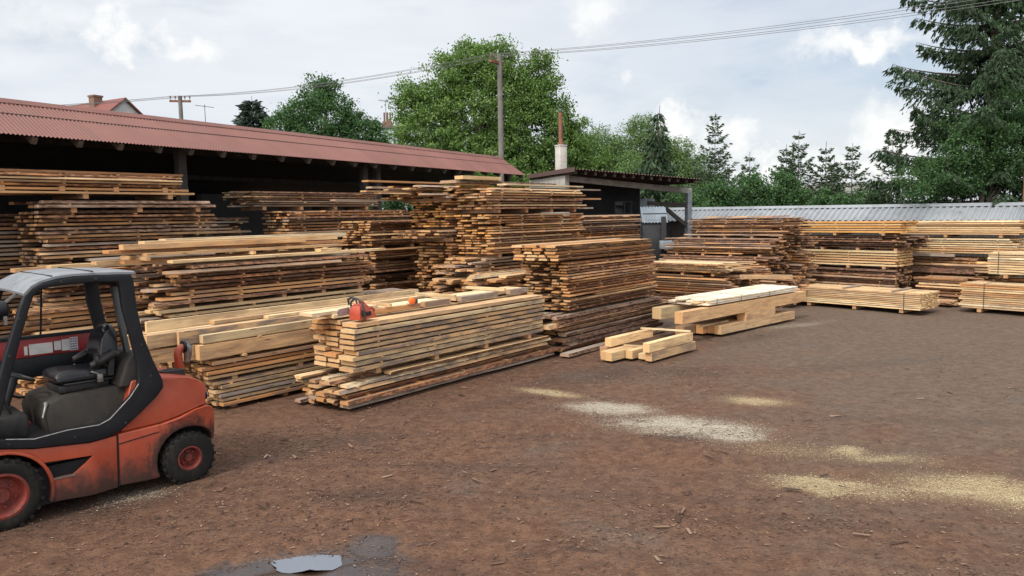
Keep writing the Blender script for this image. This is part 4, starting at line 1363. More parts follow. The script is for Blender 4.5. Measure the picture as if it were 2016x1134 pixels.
G = "loose boards topping the mixed stack"
beam('A', -.95, 3.62, 3.36, .19, 2.075, .045, 'fresh', "long bright board along the top edge of the mixed stack", group=G, stain=.05)
beam('A', -1.55, 2.6, 3.72, .20, 2.09, .05, 'orange', "orange board set back on top of the mixed stack", group=G)
beam('A', -1.85, 2.4, 4.0, .19, 2.09, .05, 'honey', "honey board at the rear of the mixed stack top", group=G)
beam('A', -1.25, 2.7, 3.60, .20, 2.20, .045, 'honey', "board lying second from the top of the mixed stack", group=G)
beam('A', -1.72, 2.95, 3.85, .22, 2.26, .05, 'orange', "jutting orange board on the rear of the mixed stack", group=G)
beam('A', -1.55, 1.9, 3.72, .15, 2.31, .085, 'honey', "thick squared board at the summit of the mixed stack", group=G)
beam('A', -1.1, 2.85, 3.95, .22, 2.33, .10, 'fresh', "thick fresh board along the crest of the mixed stack", group=G, stain=.1)
beam('A', -.6, 3.3, 4.22, .25, 2.37, .08, 'pale', "pale weathered board highest on the mixed stack", group=G)
beam('A', -1.3, -1.24, 3.5, .9, 2.135, .06, 'honey', "short crossing stick under the summit boards, outer end", across=True, group=G, kind='spacer_stick', cat='spacer stick')
beam('A', .6, .66, 3.5, .9, 2.14, .055, 'honey', "short crossing stick under the summit boards, halfway", across=True, group=G, kind='spacer_stick', cat='spacer stick')
beam('A', 2.2, 2.26, 3.5, .9, 2.14, .055, 'honey', "short crossing stick under the summit boards, far end", across=True, group=G, kind='spacer_stick', cat='spacer stick')
beam('A', 2.0, 2.5, 3.40, .18, 2.125, .05, 'fresh', "short offcut lying on the long bright board of the mixed stack", group=G, kind='squared_beam', cat='offcut')
beam('A', -2.3, -.2, 4.55, .18, 2.02, .07, 'fresh', "pale board bridging behind the forklift roof", group=G)
beam('A', -2.65, -1.3, 5.0, .2, 1.99, .06, 'honey', "short honey board resting below the tall grey stack", group=G)
for z_, s_, t_ in ((1.98, -2.5, 'honey'),):
    beam('A', -2.5, -1.0, 4.7, .3, 1.93, .05, 'orange', "orange plank ends seen just above the forklift roof", group=G)
G = "offcuts and battens on the chainsaw stack"
beam('A', .55, 1.62, .37, .10, 1.268, .075, 'orange', "short dark edged block behind the chainsaw", group=G, stain=.5, cat='offcut')
beam('A', 1.72, 2.32, .37, .10, 1.268, .085, 'brown', "brown block between the orange tool and the white gap", group=G, stain=.6, cat='offcut')
beam('A', 2.62, 3.62, .37, .10, 1.268, .085, 'grey', "grey stained block under the second batten on the chainsaw stack", group=G, stain=.8, cat='offcut')
beam('A', 3.98, 4.55, .37, .10, 1.268, .085, 'grey', "grey stained block at the far end of the chainsaw stack", group=G, stain=.8, cat='offcut')
beam('A', .0, 2.55, .56, .40, 1.268, .055, 'pale', "wide pale plank topping the rear column by the chainsaw", group=G, stain=.1, cat='plank')
beam('A', 2.68, 4.6, .56, .40, 1.268, .075, 'pale', "wide pale plank at the far end of the rear column", group=G, stain=.1, cat='plank')
beam('A', .92, .97, .34, .85, 1.352, .055, 'fresh', "batten crossing the pale plank beside the small orange tool", across=True, group=G, stain=.1, cat='batten')
beam('A', 2.36, 2.42, .30, .95, 1.356, .055, 'fresh', "batten crossing the middle of the chainsaw stack", across=True, group=G, stain=.15, cat='batten')
beam('A', 3.72, 3.78, .30, .95, 1.356, .055, 'fresh', "batten crossing the far end of the chainsaw stack", across=True, group=G, stain=.15, cat='batten')
beam('A', -.36, .9, .60, .3, 1.33, .045, 'pale', "short pale board overhanging the end behind the chainsaw", group=G, stain=.1, cat='plank')
G = "boards jutting from the high middle stack"
beam('A', 6.1, 9.2, 2.1, .28, 3.42, .035, 'pale', "whitened plank lying flat on the high middle stack", group=G, stain=.1, cat='plank')
beam('A', 5.05, 6.35, 2.45, .24, 3.54, .075, 'fresh', "bright thick plank crowning the high middle stack", group=G, stain=.0, cat='plank')
beam('A', 4.9, 8.6, 2.5, .5, 3.46, .06, 'grey', "weathered plank under the crowning bright one", group=G, stain=.6, cat='plank', waney=True)
beam('A', 7.3, 10.35, 2.3, .2, 3.36, .035, 'grey', "grey plank jutting out at the top towards the workshop", group=G, stain=.6, cat='plank')
beam('A', 7.2, 10.2, 2.2, .2, 3.12, .04, 'orange', "orange plank jutting out towards the workshop", group=G, cat='plank')
beam('A', 7.0, 9.9, 2.25, .2, 2.885, .04, 'grey', "lower grey plank jutting out towards the workshop", group=G, stain=.7, cat='plank')
beam('A', 3.55, 7.5, 3.75, .2, 3.50, .035, 'orange', "orange plank jutting far out towards the shed, topmost", group=G, cat='plank')
beam('A', 3.75, 7.7, 4.05, .2, 3.30, .035, 'honey', "honey plank jutting far out towards the shed, lower one", group=G, cat='plank')
beam('A', 3.2, 7.0, 4.4, .18, 3.12, .03, 'grey', "thin grey plank jutting furthest towards the shed", group=G, cat='plank')
beam('A', 4.35, 7.9, 1.0, .15, .93, .06, 'fresh', "bark backed plank with sawn point sticking out beside the corner stack", group=G, stain=.6, waney=True, cat='plank', turn=.05)
beam('A', 4.55, 8.8, -.12, .26, .56, .075, 'fresh', "bark slab with a bright end jutting from the corner stack", group=G, stain=.4, waney=True, cat='slab')
beam('A', 4.9, 8.9, -.34, .24, .0, .06, 'grey', "bark covered slab lying on the ground before the corner stack", group=G, stain=.9, waney=True, cat='slab')
G = "squared beams on bearers"
beam('D', -1.45, 4.06, .02, .20, .425, .25, 'honey', "long thick squared beam under the white planks, facing the yard", group=G, stain=.2)
beam('D', -1.12, 3.9, .80, .24, .425, .25, 'fresh', "long thick squared beam behind the first under the white planks", group=G, stain=.2)
beam('D', .0, 3.41, .0, .17, .035, .19, 'honey', "ground level squared beam facing the yard under the block", group=G, stain=.2)
beam('D', .02, 3.3, .178, .17, .035, .19, 'orange', "ground level squared beam, second row in", group=G)
beam('D', -.16, 3.2, .36, .18, .035, .19, 'orange', "ground level squared beam with darker end, third row in", group=G, stain=.6)
beam('D', -.62, 3.2, .56, .22, .035, .19, 'brown', "ground level squared beam deepest under the planks", group=G, stain=.6)
beam('D', 1.07, 2.42, .0, .24, .226, .195, 'honey', "short thick block propping up the long beams", group=G)
beam('D', .9, 2.2, .66, .24, .226, .195, 'honey', "second prop block behind the first beneath the long beams", group=G)
beam('D', -.5, .75, .25, .05, .227, .03, 'fresh', "thin slat lying beneath the long beam's end", group=G, cat='slat', turn=.03)
G = "short squared beams in a low pile"
beam('E', .0, 1.66, .0, .135, .02, .155, 'honey', "lower short beam of the low pile, facing the yard", group=G, stain=.5)
beam('E', -.06, 1.56, .01, .14, .19, .17, 'fresh', "upper short beam lying on the yard side of the low pile", group=G, stain=.25)
beam('E', -.06, 1.45, .86, .14, .215, .16, 'fresh', "upper short beam on the bark slab side of the low pile", group=G, stain=.2)
beam('E', -.42, .45, .60, .14, .02, .155, 'fresh', "short beam whose blunt end juts out of the low pile", group=G, stain=.2)
beam('E', -.38, .5, .745, .13, .02, .155, 'honey', "short beam beside the blunt ended one in the low pile", group=G, stain=.2)
beam('E', .0, .42, .42, .15, .02, .155, 'fresh', "stubby beam tucked in the middle of the low pile", group=G, stain=.2)
beam('E', .1, 1.6, .18, .17, .02, .10, 'fresh', "flat plank on the floor of the low pile, yard side", group=G, stain=.1, cat='plank')
beam('E', .5, 1.6, .40, .17, .02, .10, 'fresh', "flat plank on the floor of the low pile, middle", group=G, stain=.1, cat='plank')
beam('E', .55, 1.6, .60, .17, .02, .10, 'honey', "flat plank on the floor of the low pile, slab side", group=G, stain=.1, cat='plank')
beam('E', -.12, 1.3, .92, .16, .02, .19, 'brown', "brown beam under the upper one on the slab side", group=G, stain=.4)
beam('E', 1.38, 1.43, .02, 1.05, .378, .03, 'pale', "thin slat laid across the far end of the low pile", across=True, group=G, stain=.1, cat='slat', turn=.18)
beam('E', .42, .46, .1, .75, .179, .03, 'fresh', "thin slat between the beams of the low pile", across=True, group=G, cat='slat', turn=.25)
G = "battens on stacks across the yard"
beam('C', .7, 1.1, 2.1, 1.1, 2.57, .03, 'honey', "flat batten on the sloping stack, first from the canopy", across=True, group=G, cat='batten')
beam('C', 1.6, 2.1, 2.1, 1.1, 2.57, .03, 'honey', "wide batten in the middle of the sloping stack top", across=True, group=G, cat='batten')
beam('C', 2.5, 2.9, 2.1, 1.2, 2.57, .03, 'orange', "batten near the ragged end of the sloping stack top", across=True, group=G, cat='batten')
beam('C', 2.7, 4.1, .55, .12, .86, .11, 'honey', "squared offcut lying askew behind the white planks", group=G, cat='offcut', turn=.5)
beam('B', -2.35, -.15, 3.95, .2, .80, .2, 'dark', "dark log slab wedged below the pale stack", group=G, waney=True, cat='slab')
beam('B', -2.2, -.7, 4.0, .12, 1.29, .09, 'grey', "grey beam lying under the middle tier of the pale stack", group=G)


# ------------------------------------------------------------------ strapped bundles (one thing each)
STRAP = simple_mat("dark_steel_strap", (0.03, 0.028, 0.03), None, 5, .5)


def piece_mesh(P, name, local=None):
    me = bpy.data.meshes.new(name)
    mtx = local
    V = [mtx @ Vector(v) for v in P['V']] if mtx is not None else P['V']
    me.from_pydata([tuple(v) for v in V], [], P['F'])
    me.polygons.foreach_set("material_index", P['M'])
    uvl = me.uv_layers.new(name="UVMap")
    uvl.data.foreach_set("uv", np.array(P['U'], np.float32).ravel())
    a = me.color_attributes.new("tint", 'FLOAT_COLOR', 'POINT')
    a.data.foreach_set("color", np.tile(np.array(P['tint'], np.float32), len(V)))
    me.update()
    for mt in WOOD:
        me.materials.append(mt)
    return me


BUNDLE_GEO = []


def bundle(label, fr, s0, s1, d, w, z0, z1, n, nb, tones, straps, waney=False, jl=.03, jr=.03, under=True, cross=(), stain=.35, gap=.004):
    o, a, e, rz = FR[fr]
    c = o + a * ((s0 + s1) / 2) + e * (d + w / 2)
    root = empty("strapped_bundle", (c.x, c.y, 0), rz)
    tag(root, label, "lumber bundle", "strapped lumber bundles")
    rng = random.Random(hash_str(label))
    inv = (Matrix.Translation((c.x, c.y, 0)) @ Matrix.Rotation(rz, 4, 'Z')).inverted()
    p = (z1 - z0) / n
    for li in range(n):
        for bi in range(nb):
            keep = len(PIECES)
            wb = w / nb
            P = piece('board', fr, s0 + rng.uniform(-jl, jl), s1 + rng.uniform(-jr, jr), d + bi * wb + (rng.uniform(-.012, .02) if bi == 0 else 0), wb - .022, z0 + li * p, p * rng.uniform(.66, .80), rng.choice(tones), waney, rng, stain=stain * rng.uniform(.5, 1.4))
            PIECES.pop()
            me = piece_mesh(P, "board")
            b = bpy.data.objects.new("board", me)
            COL.objects.link(b)
            b.parent = root
            b.matrix_local = inv @ P['mtx']
            BUNDLE_GEO.append(P)
    for s in cross:
        P = piece('batten', fr, s - .03, s + .03, d + .05, w * .95, z1 + .001, .035, 'grey', False, rng, across=True, stain=.6)
        PIECES.pop()
        b = bpy.data.objects.new("batten", piece_mesh(P, "batten"))
        COL.objects.link(b)
        b.parent = root
        b.matrix_local = inv @ P['mtx']
    if under:
        for k in (.12, .5, .86):
            s = s0 + (s1 - s0) * k
            P = piece('bearer', fr, s - .05, s + .05, d + .02, w - .04, z0 - .105, .10, 'brown', False, rng, across=True, stain=.6)
            PIECES.pop()
            b = bpy.data.objects.new("bearer", piece_mesh(P, "bearer"))
            COL.objects.link(b)
            b.parent = root
            b.matrix_local = inv @ P['mtx']
    for s in straps:
        x = s - (s0 + s1) / 2
        y0, y1 = -w / 2 - .006, w / 2 + .006
        mb = MB()
        t_, hw = .003, .008
        mb.box(x - hw, x + hw, y0 - t_, y0, z0 - .006, z1 + .006)
        mb.box(x - hw, x + hw, y1, y1 + t_, z0 - .006, z1 + .006)
        mb.box(x - hw, x + hw, y0 - t_, y1 + t_, z1 + .0062, z1 + .0062 + t_)
        mb.box(x - hw, x + hw, y0 - t_, y1 + t_, z0 - .0062 - t_, z0 - .0062)
        mb.obj("strap", STRAP, root, smooth=None)
    return root


bundle("low strapped bundle of fresh boards on bearers behind the thick beams", 'B', -3.5, .0, .0, 1.2, .11, .55, 9, 8, ['fresh', 'fresh', 'pale', 'honey', 'honey'], (-.42,), cross=(-2.1, -.75), stain=.55)
bundle("lower strapped bundle at the frame edge with boards jutting out below", 'B', .42, 4.2, 1.45, 1.2, .11, .76, 12, 8, ['fresh', 'pale', 'honey', 'orange'], (.98, 3.0), jl=.05, stain=.6)
bundle("upper strapped bundle stepped back over the other at the frame edge", 'B', .82, 4.4, 2.1, 1.1, .98, 1.56, 9, 8, ['fresh', 'pale', 'fresh', 'honey'], (1.08, 3.0), jl=.05, stain=.5)
bundle("thin bundle of whitened planks tied on top of the long thick beams", 'D', -.42, 3.62, .04, .98, .715, .85, 3, 5, ['white', 'white', 'pale'], (-.12, .9, 2.2), under=False, stain=.05, jl=.16)
tier("hidden props under the upper bundle", 'B', .9, 4.2, 2.7, .55, .06, .86, .1, .07, .18, ['brown', 'honey'], jl=.05, sticks=2)
FORK_BLOCK = [(-3.1, 7.2), (-5.2, 5.9)]


# ------------------------------------------------------------------ which pieces show, and link them
def finish_lumber():
    allV, allF, owner = [], [], []
    for i, P in enumerate(PIECES):
        b = len(allV)
        allV += [P['mtx'] @ Vector(v) for v in P['V']]
        allF += [tuple(b + k for k in f) for f in P['F']]
        owner += [i] * len(P['F'])
    for P in BUNDLE_GEO:
        b = len(allV)
        allV += [P['mtx'] @ Vector(v) for v in P['V']]
        allF += [tuple(b + k for k in f) for f in P['F']]
        owner += [-1] * len(P['F'])
    # the forklift stands in front of some of them: hood and seat box
    ang = math.atan2(-.7156, -.6985)
    fm = Matrix.Translation((-3.45, 7.90, 0)) @ Matrix.Rotation(ang, 4, 'Z')
    for x0, x1, z1 in ((-.3, .3, 1.15), (.3, 2.2, .95)):
        b = len(allV)
        allV += [fm @ Vector((x, y, z)) for z in (.15, z1) for y in (-1.1, 0) for x in (x0, x1)]
        allF += [tuple(b + k for k in f) for f in [(0, 2, 3, 1), (4, 5, 7, 6), (0, 1, 5, 4), (2, 6, 7, 3), (0, 4, 6, 2), (1, 3, 7, 5)]]
        owner += [-1] * 6
    tree = BVHTree.FromPolygons(allV, allF)
    hits = {}
    eye = Vector((0, 0, CAM_H))
    for py in range(330, 830, 2):
        for px in range(1, 2016, 2):
            d = (f0 + cam_r * ((px - 1008) / 1500.0) + cam_u * ((567 - py) / 1500.0))
            _l, _n, idx, _d = tree.ray_cast(eye, d)
            if idx is not None and owner[idx] >= 0:
                hits[owner[idx]] = hits.get(owner[idx], 0) + 1
    quota = {'waney_board': 300, 'sawn_board': 300, 'spacer_stick': 300, 'bearer': 120, 'squared_beam': 300}
    chosen = set()
    for k, q in quota.items():
        ids = [i for i, P in enumerate(PIECES) if P['kind'] == k]
        ids.sort(key=lambda i: (-(hits.get(i, 0) + (100000 if PIECES[i]['label'] else 0)), i))
        chosen.update([i for i in ids if hits.get(i, 0) >= (1 if PIECES[i]['label'] else 4)][:q])
    rest = []
    used = set()
    for i, P in enumerate(PIECES):
        if i not in chosen:
            rest.append(P)
            continue
        o = bpy.data.objects.new(P['kind'], piece_mesh(P, P['kind']))
        COL.objects.link(o)
        o.matrix_world = P['mtx']
        lab = P['label']
        if not lab:
            if P['kind'] in ('waney_board', 'sawn_board'):
                ph, li, bi, n, nb = P['info']
                w = TWORD[P['tone']] + " board"
                lay = ("only layer" if n == 1 else ORD[li] + " layer" if li == 0 else "bottom layer" if li == n - 1 else ORD[li] + " layer down")
                lab = "%s, %s, %s, %s" % (w, COLW[bi], lay, ph)
                if len(lab.split()) > 16:
                    lab = lab.replace(w, TWORD[P['tone']].split()[0] + " board")
                if len(lab.split()) > 16:
                    lab = lab.replace(" row in", " row")
            elif P['kind'] == 'spacer_stick':
                ph, li, k, n = P['info']
                lab = "spacer stick, %s, beneath %s layer, %s" % (("forklift end", "one in from forklift end", "midway", "fourth along", "fifth along", "sixth along")[k], ORD[li], ph)
                if len(lab.split()) > 16:
                    lab = lab.replace("spacer stick, ", "stick, ").replace("one in from forklift end", "second along")
            else:
                ph, k, n = P['info']
                lab = "%s bearer block beneath the %s" % (("first", "second", "third", "fourth", "fifth")[k], ph)
        tag(o, lab, P['cat'], P['group'])
    V, F, Mt, U, T = [], [], [], [], []
    for P in rest:
        b = len(V)
        V += [tuple(P['mtx'] @ Vector(v)) for v in P['V']]
        F += [tuple(b + k for k in f) for f in P['F']]
        Mt += P['M']
        U += P['U']
        T += [P['tint']] * len(P['V'])
    me = bpy.data.meshes.new("stacked_lumber")
    me.from_pydata(V, [], F)
    me.polygons.foreach_set("material_index", Mt)
    me.uv_layers.new(name="UVMap").data.foreach_set("uv", np.array(U, np.float32).ravel())
    me.color_attributes.new("tint", 'FLOAT_COLOR', 'POINT').data.foreach_set("color", np.array(T, np.float32).ravel())
    me.update()
    o = link("stacked_lumber", me, WOOD)
    tag(o, "further boards and spacers packed into the stacks", "lumber", kind="stuff")
    print("PIECES", len(PIECES), "own", len(chosen), {k: sum(1 for i in chosen if PIECES[i]['kind'] == k) for k in quota}, "rest", len(rest),
          {k: (sum(1 for P in PIECES if P['kind'] == k), sum(1 for i in hits if PIECES[i]['kind'] == k)) for k in quota})


finish_lumber()
# ------------------------------------------------------------------ forklift
def paint_mat(name, c1, c2, dirt, rough=0.42, dirt_lo=.52, dirt_hi=.72, zdirt=None, spec=.5, arch=False):
    """worn machine paint; oily grime gathers on the lowest panels (zdirt: height where it ends)"""
    mt, t, b = new_mat(name)
    v = t.nodes.new("ShaderNodeTexCoord").outputs["Object"]
    n1 = NOISE(t, v, 3.0, 5, .6)
    n2 = NOISE(t, v, 22.0, 5, .65)
    n3 = NOISE(t, MAPP(t, v, scale=(1, 1, .35)), 9.0, 6, .7, .3)
    c = MIX(t, SS(t, n1, .3, .7), c1, c2)
    g = M_(t, 'ADD', M_(t, 'MULTIPLY', n3, .65), M_(t, 'MULTIPLY', n2, .35))
    f = M_(t, 'MULTIPLY', SS(t, g, dirt_lo, dirt_hi), .75)
    if zdirt:
        z = N(t, "ShaderNodeSeparateXYZ", ins={0: v}).outputs[2]
        mud = SS(t, M_(t, 'ADD', z, M_(t, 'MULTIPLY', M_(t, 'SUBTRACT', g, .5), .7)), zdirt + .04, zdirt - .36)
        f = M_(t, 'MAXIMUM', f, M_(t, 'MULTIPLY', mud, .93))
    if arch:                                     # black grime flung up round the rear wheel
        mp = MAPP(t, v, loc=(.02, 0, .26), scale=(.40, 1000, .40), kind='TEXTURE')
        ln = N(t, "ShaderNodeVectorMath", operation='LENGTH', ins={0: mp}).outputs["Value"]
        ln = M_(t, 'ADD', ln, M_(t, 'MULTIPLY', M_(t, 'SUBTRACT', g, .5), 1.6))
        f = M_(t, 'MAXIMUM', f, M_(t, 'MULTIPLY', M_(t, 'SUBTRACT', 1.0, SS(t, ln, .86, 1.32)), .92))
    sc = NOISE(t, MAPP(t, v, scale=(3, 3, 90), rot=(0, R(35), 0)), 1.6, 3, .6, .2)
    sc = M_(t, 'MULTIPLY', SS(t, sc, .70, .74), SS(t, n1, .45, .6))
    c = MIX(t, M_(t, 'MULTIPLY', sc, .5), c, (.30, .24, .21))
    c = MIX(t, f, c, dirt)
    setc(t, b, c)
    r_ = N(t, "ShaderNodeMapRange", ins={0: f, 1: 0.0, 2: 1.0, 3: rough, 4: .85}).outputs[0]
    t.links.new(r_, b.inputs["Roughness"])
    b.inputs['Specular IOR Level'].default_value = spec
    BUMP(t, b, n2, .06, .004)
    return mt


FL_RED = paint_mat("worn_red_paint", (.275, .042, .018), (.345, .062, .025), (.026, .017, .014), .42, .54, .80, .52, arch=True)
FL_RED2 = paint_mat("worn_red_wheel", (.14, .017, .011), (.19, .024, .015), (.022, .017, .014), .65, .42, .64)
FL_BLACK = paint_mat("worn_black_frame", (.0055, .0065, .009), (.010, .012, .0155), (.028, .025, .022), .5, .55, .8, spec=.28)
FL_PLASTIC = paint_mat("dusty_black_plastic", (.006, .0065, .008), (.010, .011, .013), (.034, .027, .021), .5, .42, .68)
FL_BROWNCOVER = paint_mat("dusty_hood_cover", (.012, .011, .0105), (.021, .018, .015), (.050, .036, .025), .7, .42, .7)
FL_ROOF = paint_mat("dusty_grey_roof", (.14, .155, .175), (.22, .235, .255), (.06, .06, .062), .5, .48, .72)
FL_SEAT = paint_mat("black_vinyl", (.006, .007, .010), (.010, .011, .014), (.03, .027, .025), .25, .6, .85)
FL_TYRE = paint_mat("dusty_tyre_rubber", (.008, .008, .0085), (.013, .0125, .012), (.034, .027, .022), .85, .46, .72, spec=.2)
FL_STEEL = simple_mat("bare_steel", (.35, .34, .33), (.22, .21, .2), 12, .35, .8)
FL_WHITE = simple_mat("label_white", (.50, .50, .50), (.42, .42, .42), 9, .6)
FL_DECAL = simple_mat("decal_red", (.24, .02, .022), (.19, .018, .02), 8, .5)
FL_INK = simple_mat("label_ink", (.09, .06, .16), None, 8, .6)
FL_GLASS = simple_mat("lamp_lens", (.30, .31, .31), (.42, .42, .42), 14, .15)


def poly_loft(mb, prof, ys, shift=None, mat=0):
    """prof: closed list of (x, z); swept through the y stations; shift(x, z, t) moves a point sideways/inwards"""
    n = len(prof)
    vs = []
    for k, y in enumerate(ys):
        t = k / (len(ys) - 1)
        for x, z in prof:
            q = (x, y, z)
            if shift:
                q = shift(x, y, z, t)
            vs.append(q)
    fs = [tuple(range(n)), tuple((len(ys) - 1) * n + i for i in reversed(range(n)))]
    for k in range(len(ys) - 1):
        for i in range(n):
            j = (i + 1) % n
            fs.append((k * n + i, k * n + j, (k + 1) * n + j, (k + 1) * n + i))
    mb.add(vs, fs, mat)


def ring_plate(outer, inner, y0, y1):
    """flat plate between two closed outlines (x, z), thick from y0 to y1"""
    bm = bmesh.new()
    loops = []
    for poly in (outer, inner):
        vs = [bm.verts.new((x, y0, z)) for x, z in poly]
        es = [bm.edges.new((vs[i], vs[(i + 1) % len(vs)])) for i in range(len(vs))]
        loops += es
    bmesh.ops.triangle_fill(bm, use_beauty=True, use_dissolve=False, edges=loops, normal=(0, -1, 0))
    r_ = bmesh.ops.extrude_face_region(bm, geom=list(bm.faces))
    for v in [g for g in r_['geom'] if isinstance(g, bmesh.types.BMVert)]:
        v.co.y = y1
    bmesh.ops.recalc_face_normals(bm, faces=bm.faces)
    return bm


def bm_obj(bm, name, mats, parent, bevel=0.0, seg=2, smooth=35, angle=50):
    if bevel:
        es = [e for e in bm.edges if len(e.link_faces) == 2 and e.calc_face_angle(0) > R(angle)]
        bmesh.ops.bevel(bm, geom=es, offset=bevel, segments=seg, affect='EDGES', profile=.5, clamp_overlap=True)
    me = bpy.data.meshes.new(name)
    bm.to_mesh(me)
    bm.free()
    return link(name, me, mats, parent, smooth)


def wheel(root, x, yo, r, w, rimr, side):
    """yo: outer face; side +1 when the outer face looks to +y"""
    t = bpy.data.objects.new("wheel", None)
    COL.objects.link(t)
    t.parent = root
    t.location = (x, yo, r - .012)
    s = side
    mb = MB()
    pr = [(rimr, -.012), (rimr * 1.08, -.004), (r * .80, .0), (r * .91, -.012), (r * .965, -.035), (r * .972, -w * .5), (r * .965, -w + .03), (r * .9, -w + .008), (rimr, -w)]
    mb.lathe([(a, b * s) for a, b in pr], (0, 0, 0), 'y', 40)
    nl = 22
    for k in range(nl):
        for half in (0, 1):
            a = 2 * math.pi * (k + half * .5) / nl
            ya, yb = ((-.006, -w * .48) if half == 0 else (-w * .52, -w + .006))
            vs = []
            for rr, sh in ((r * .90, 0), (r * 1.012, 0)):
                for yy, off in ((ya, 0.0), (yb, .10)):
                    for da in (-.052, .052):
                        aa = a + da + (off if half == 0 else off - .10)
                        rr2 = rr if not (rr > r * .95 and yy in (-.006, -w + .006)) else r * .985
                        vs.append((rr2 * math.cos(aa), yy * s, rr2 * math.sin(aa)))
            mb.add(vs, [(0, 1, 3, 2), (4, 6, 7, 5), (0, 4, 5, 1), (2, 3, 7, 6), (0, 2, 6, 4), (1, 5, 7, 3)])
    mb.obj("tyre", FL_TYRE, t, smooth=35)
    mb = MB()
    pr = [(.0, -.035), (rimr * .30, -.035), (rimr * .33, -.05), (rimr * .36, -.075), (rimr * .72, -.082), (rimr * .80, -.06), (rimr * .88, -.02), (rimr * .93, -.004), (rimr * 1.04, -.006), (rimr * 1.05, -.03), (rimr * 1.0, -w * .9)]
    mb.lathe([(a, b * s) for a, b in pr], (0, 0, 0), 'y', 36)
    for k in range(6):
        a = 2 * math.pi * k / 6 + .3
        cx, cz = rimr * .56 * math.cos(a), rimr * .56 * math.sin(a)
        mb.lathe([(0, -.055 * s), (.014, -.056 * s), (.018, -.064 * s), (.018, -.085 * s)], (cx, 0, cz), 'y', 6)
    mb.obj("rim", FL_RED2, t, smooth=40)
    return t


def arc(cx, cz, r, a0, a1, n):
    return [(cx + r * math.cos(R(a0 + (a1 - a0) * i / n)), cz + r * math.sin(R(a0 + (a1 - a0) * i / n))) for i in range(n + 1)]


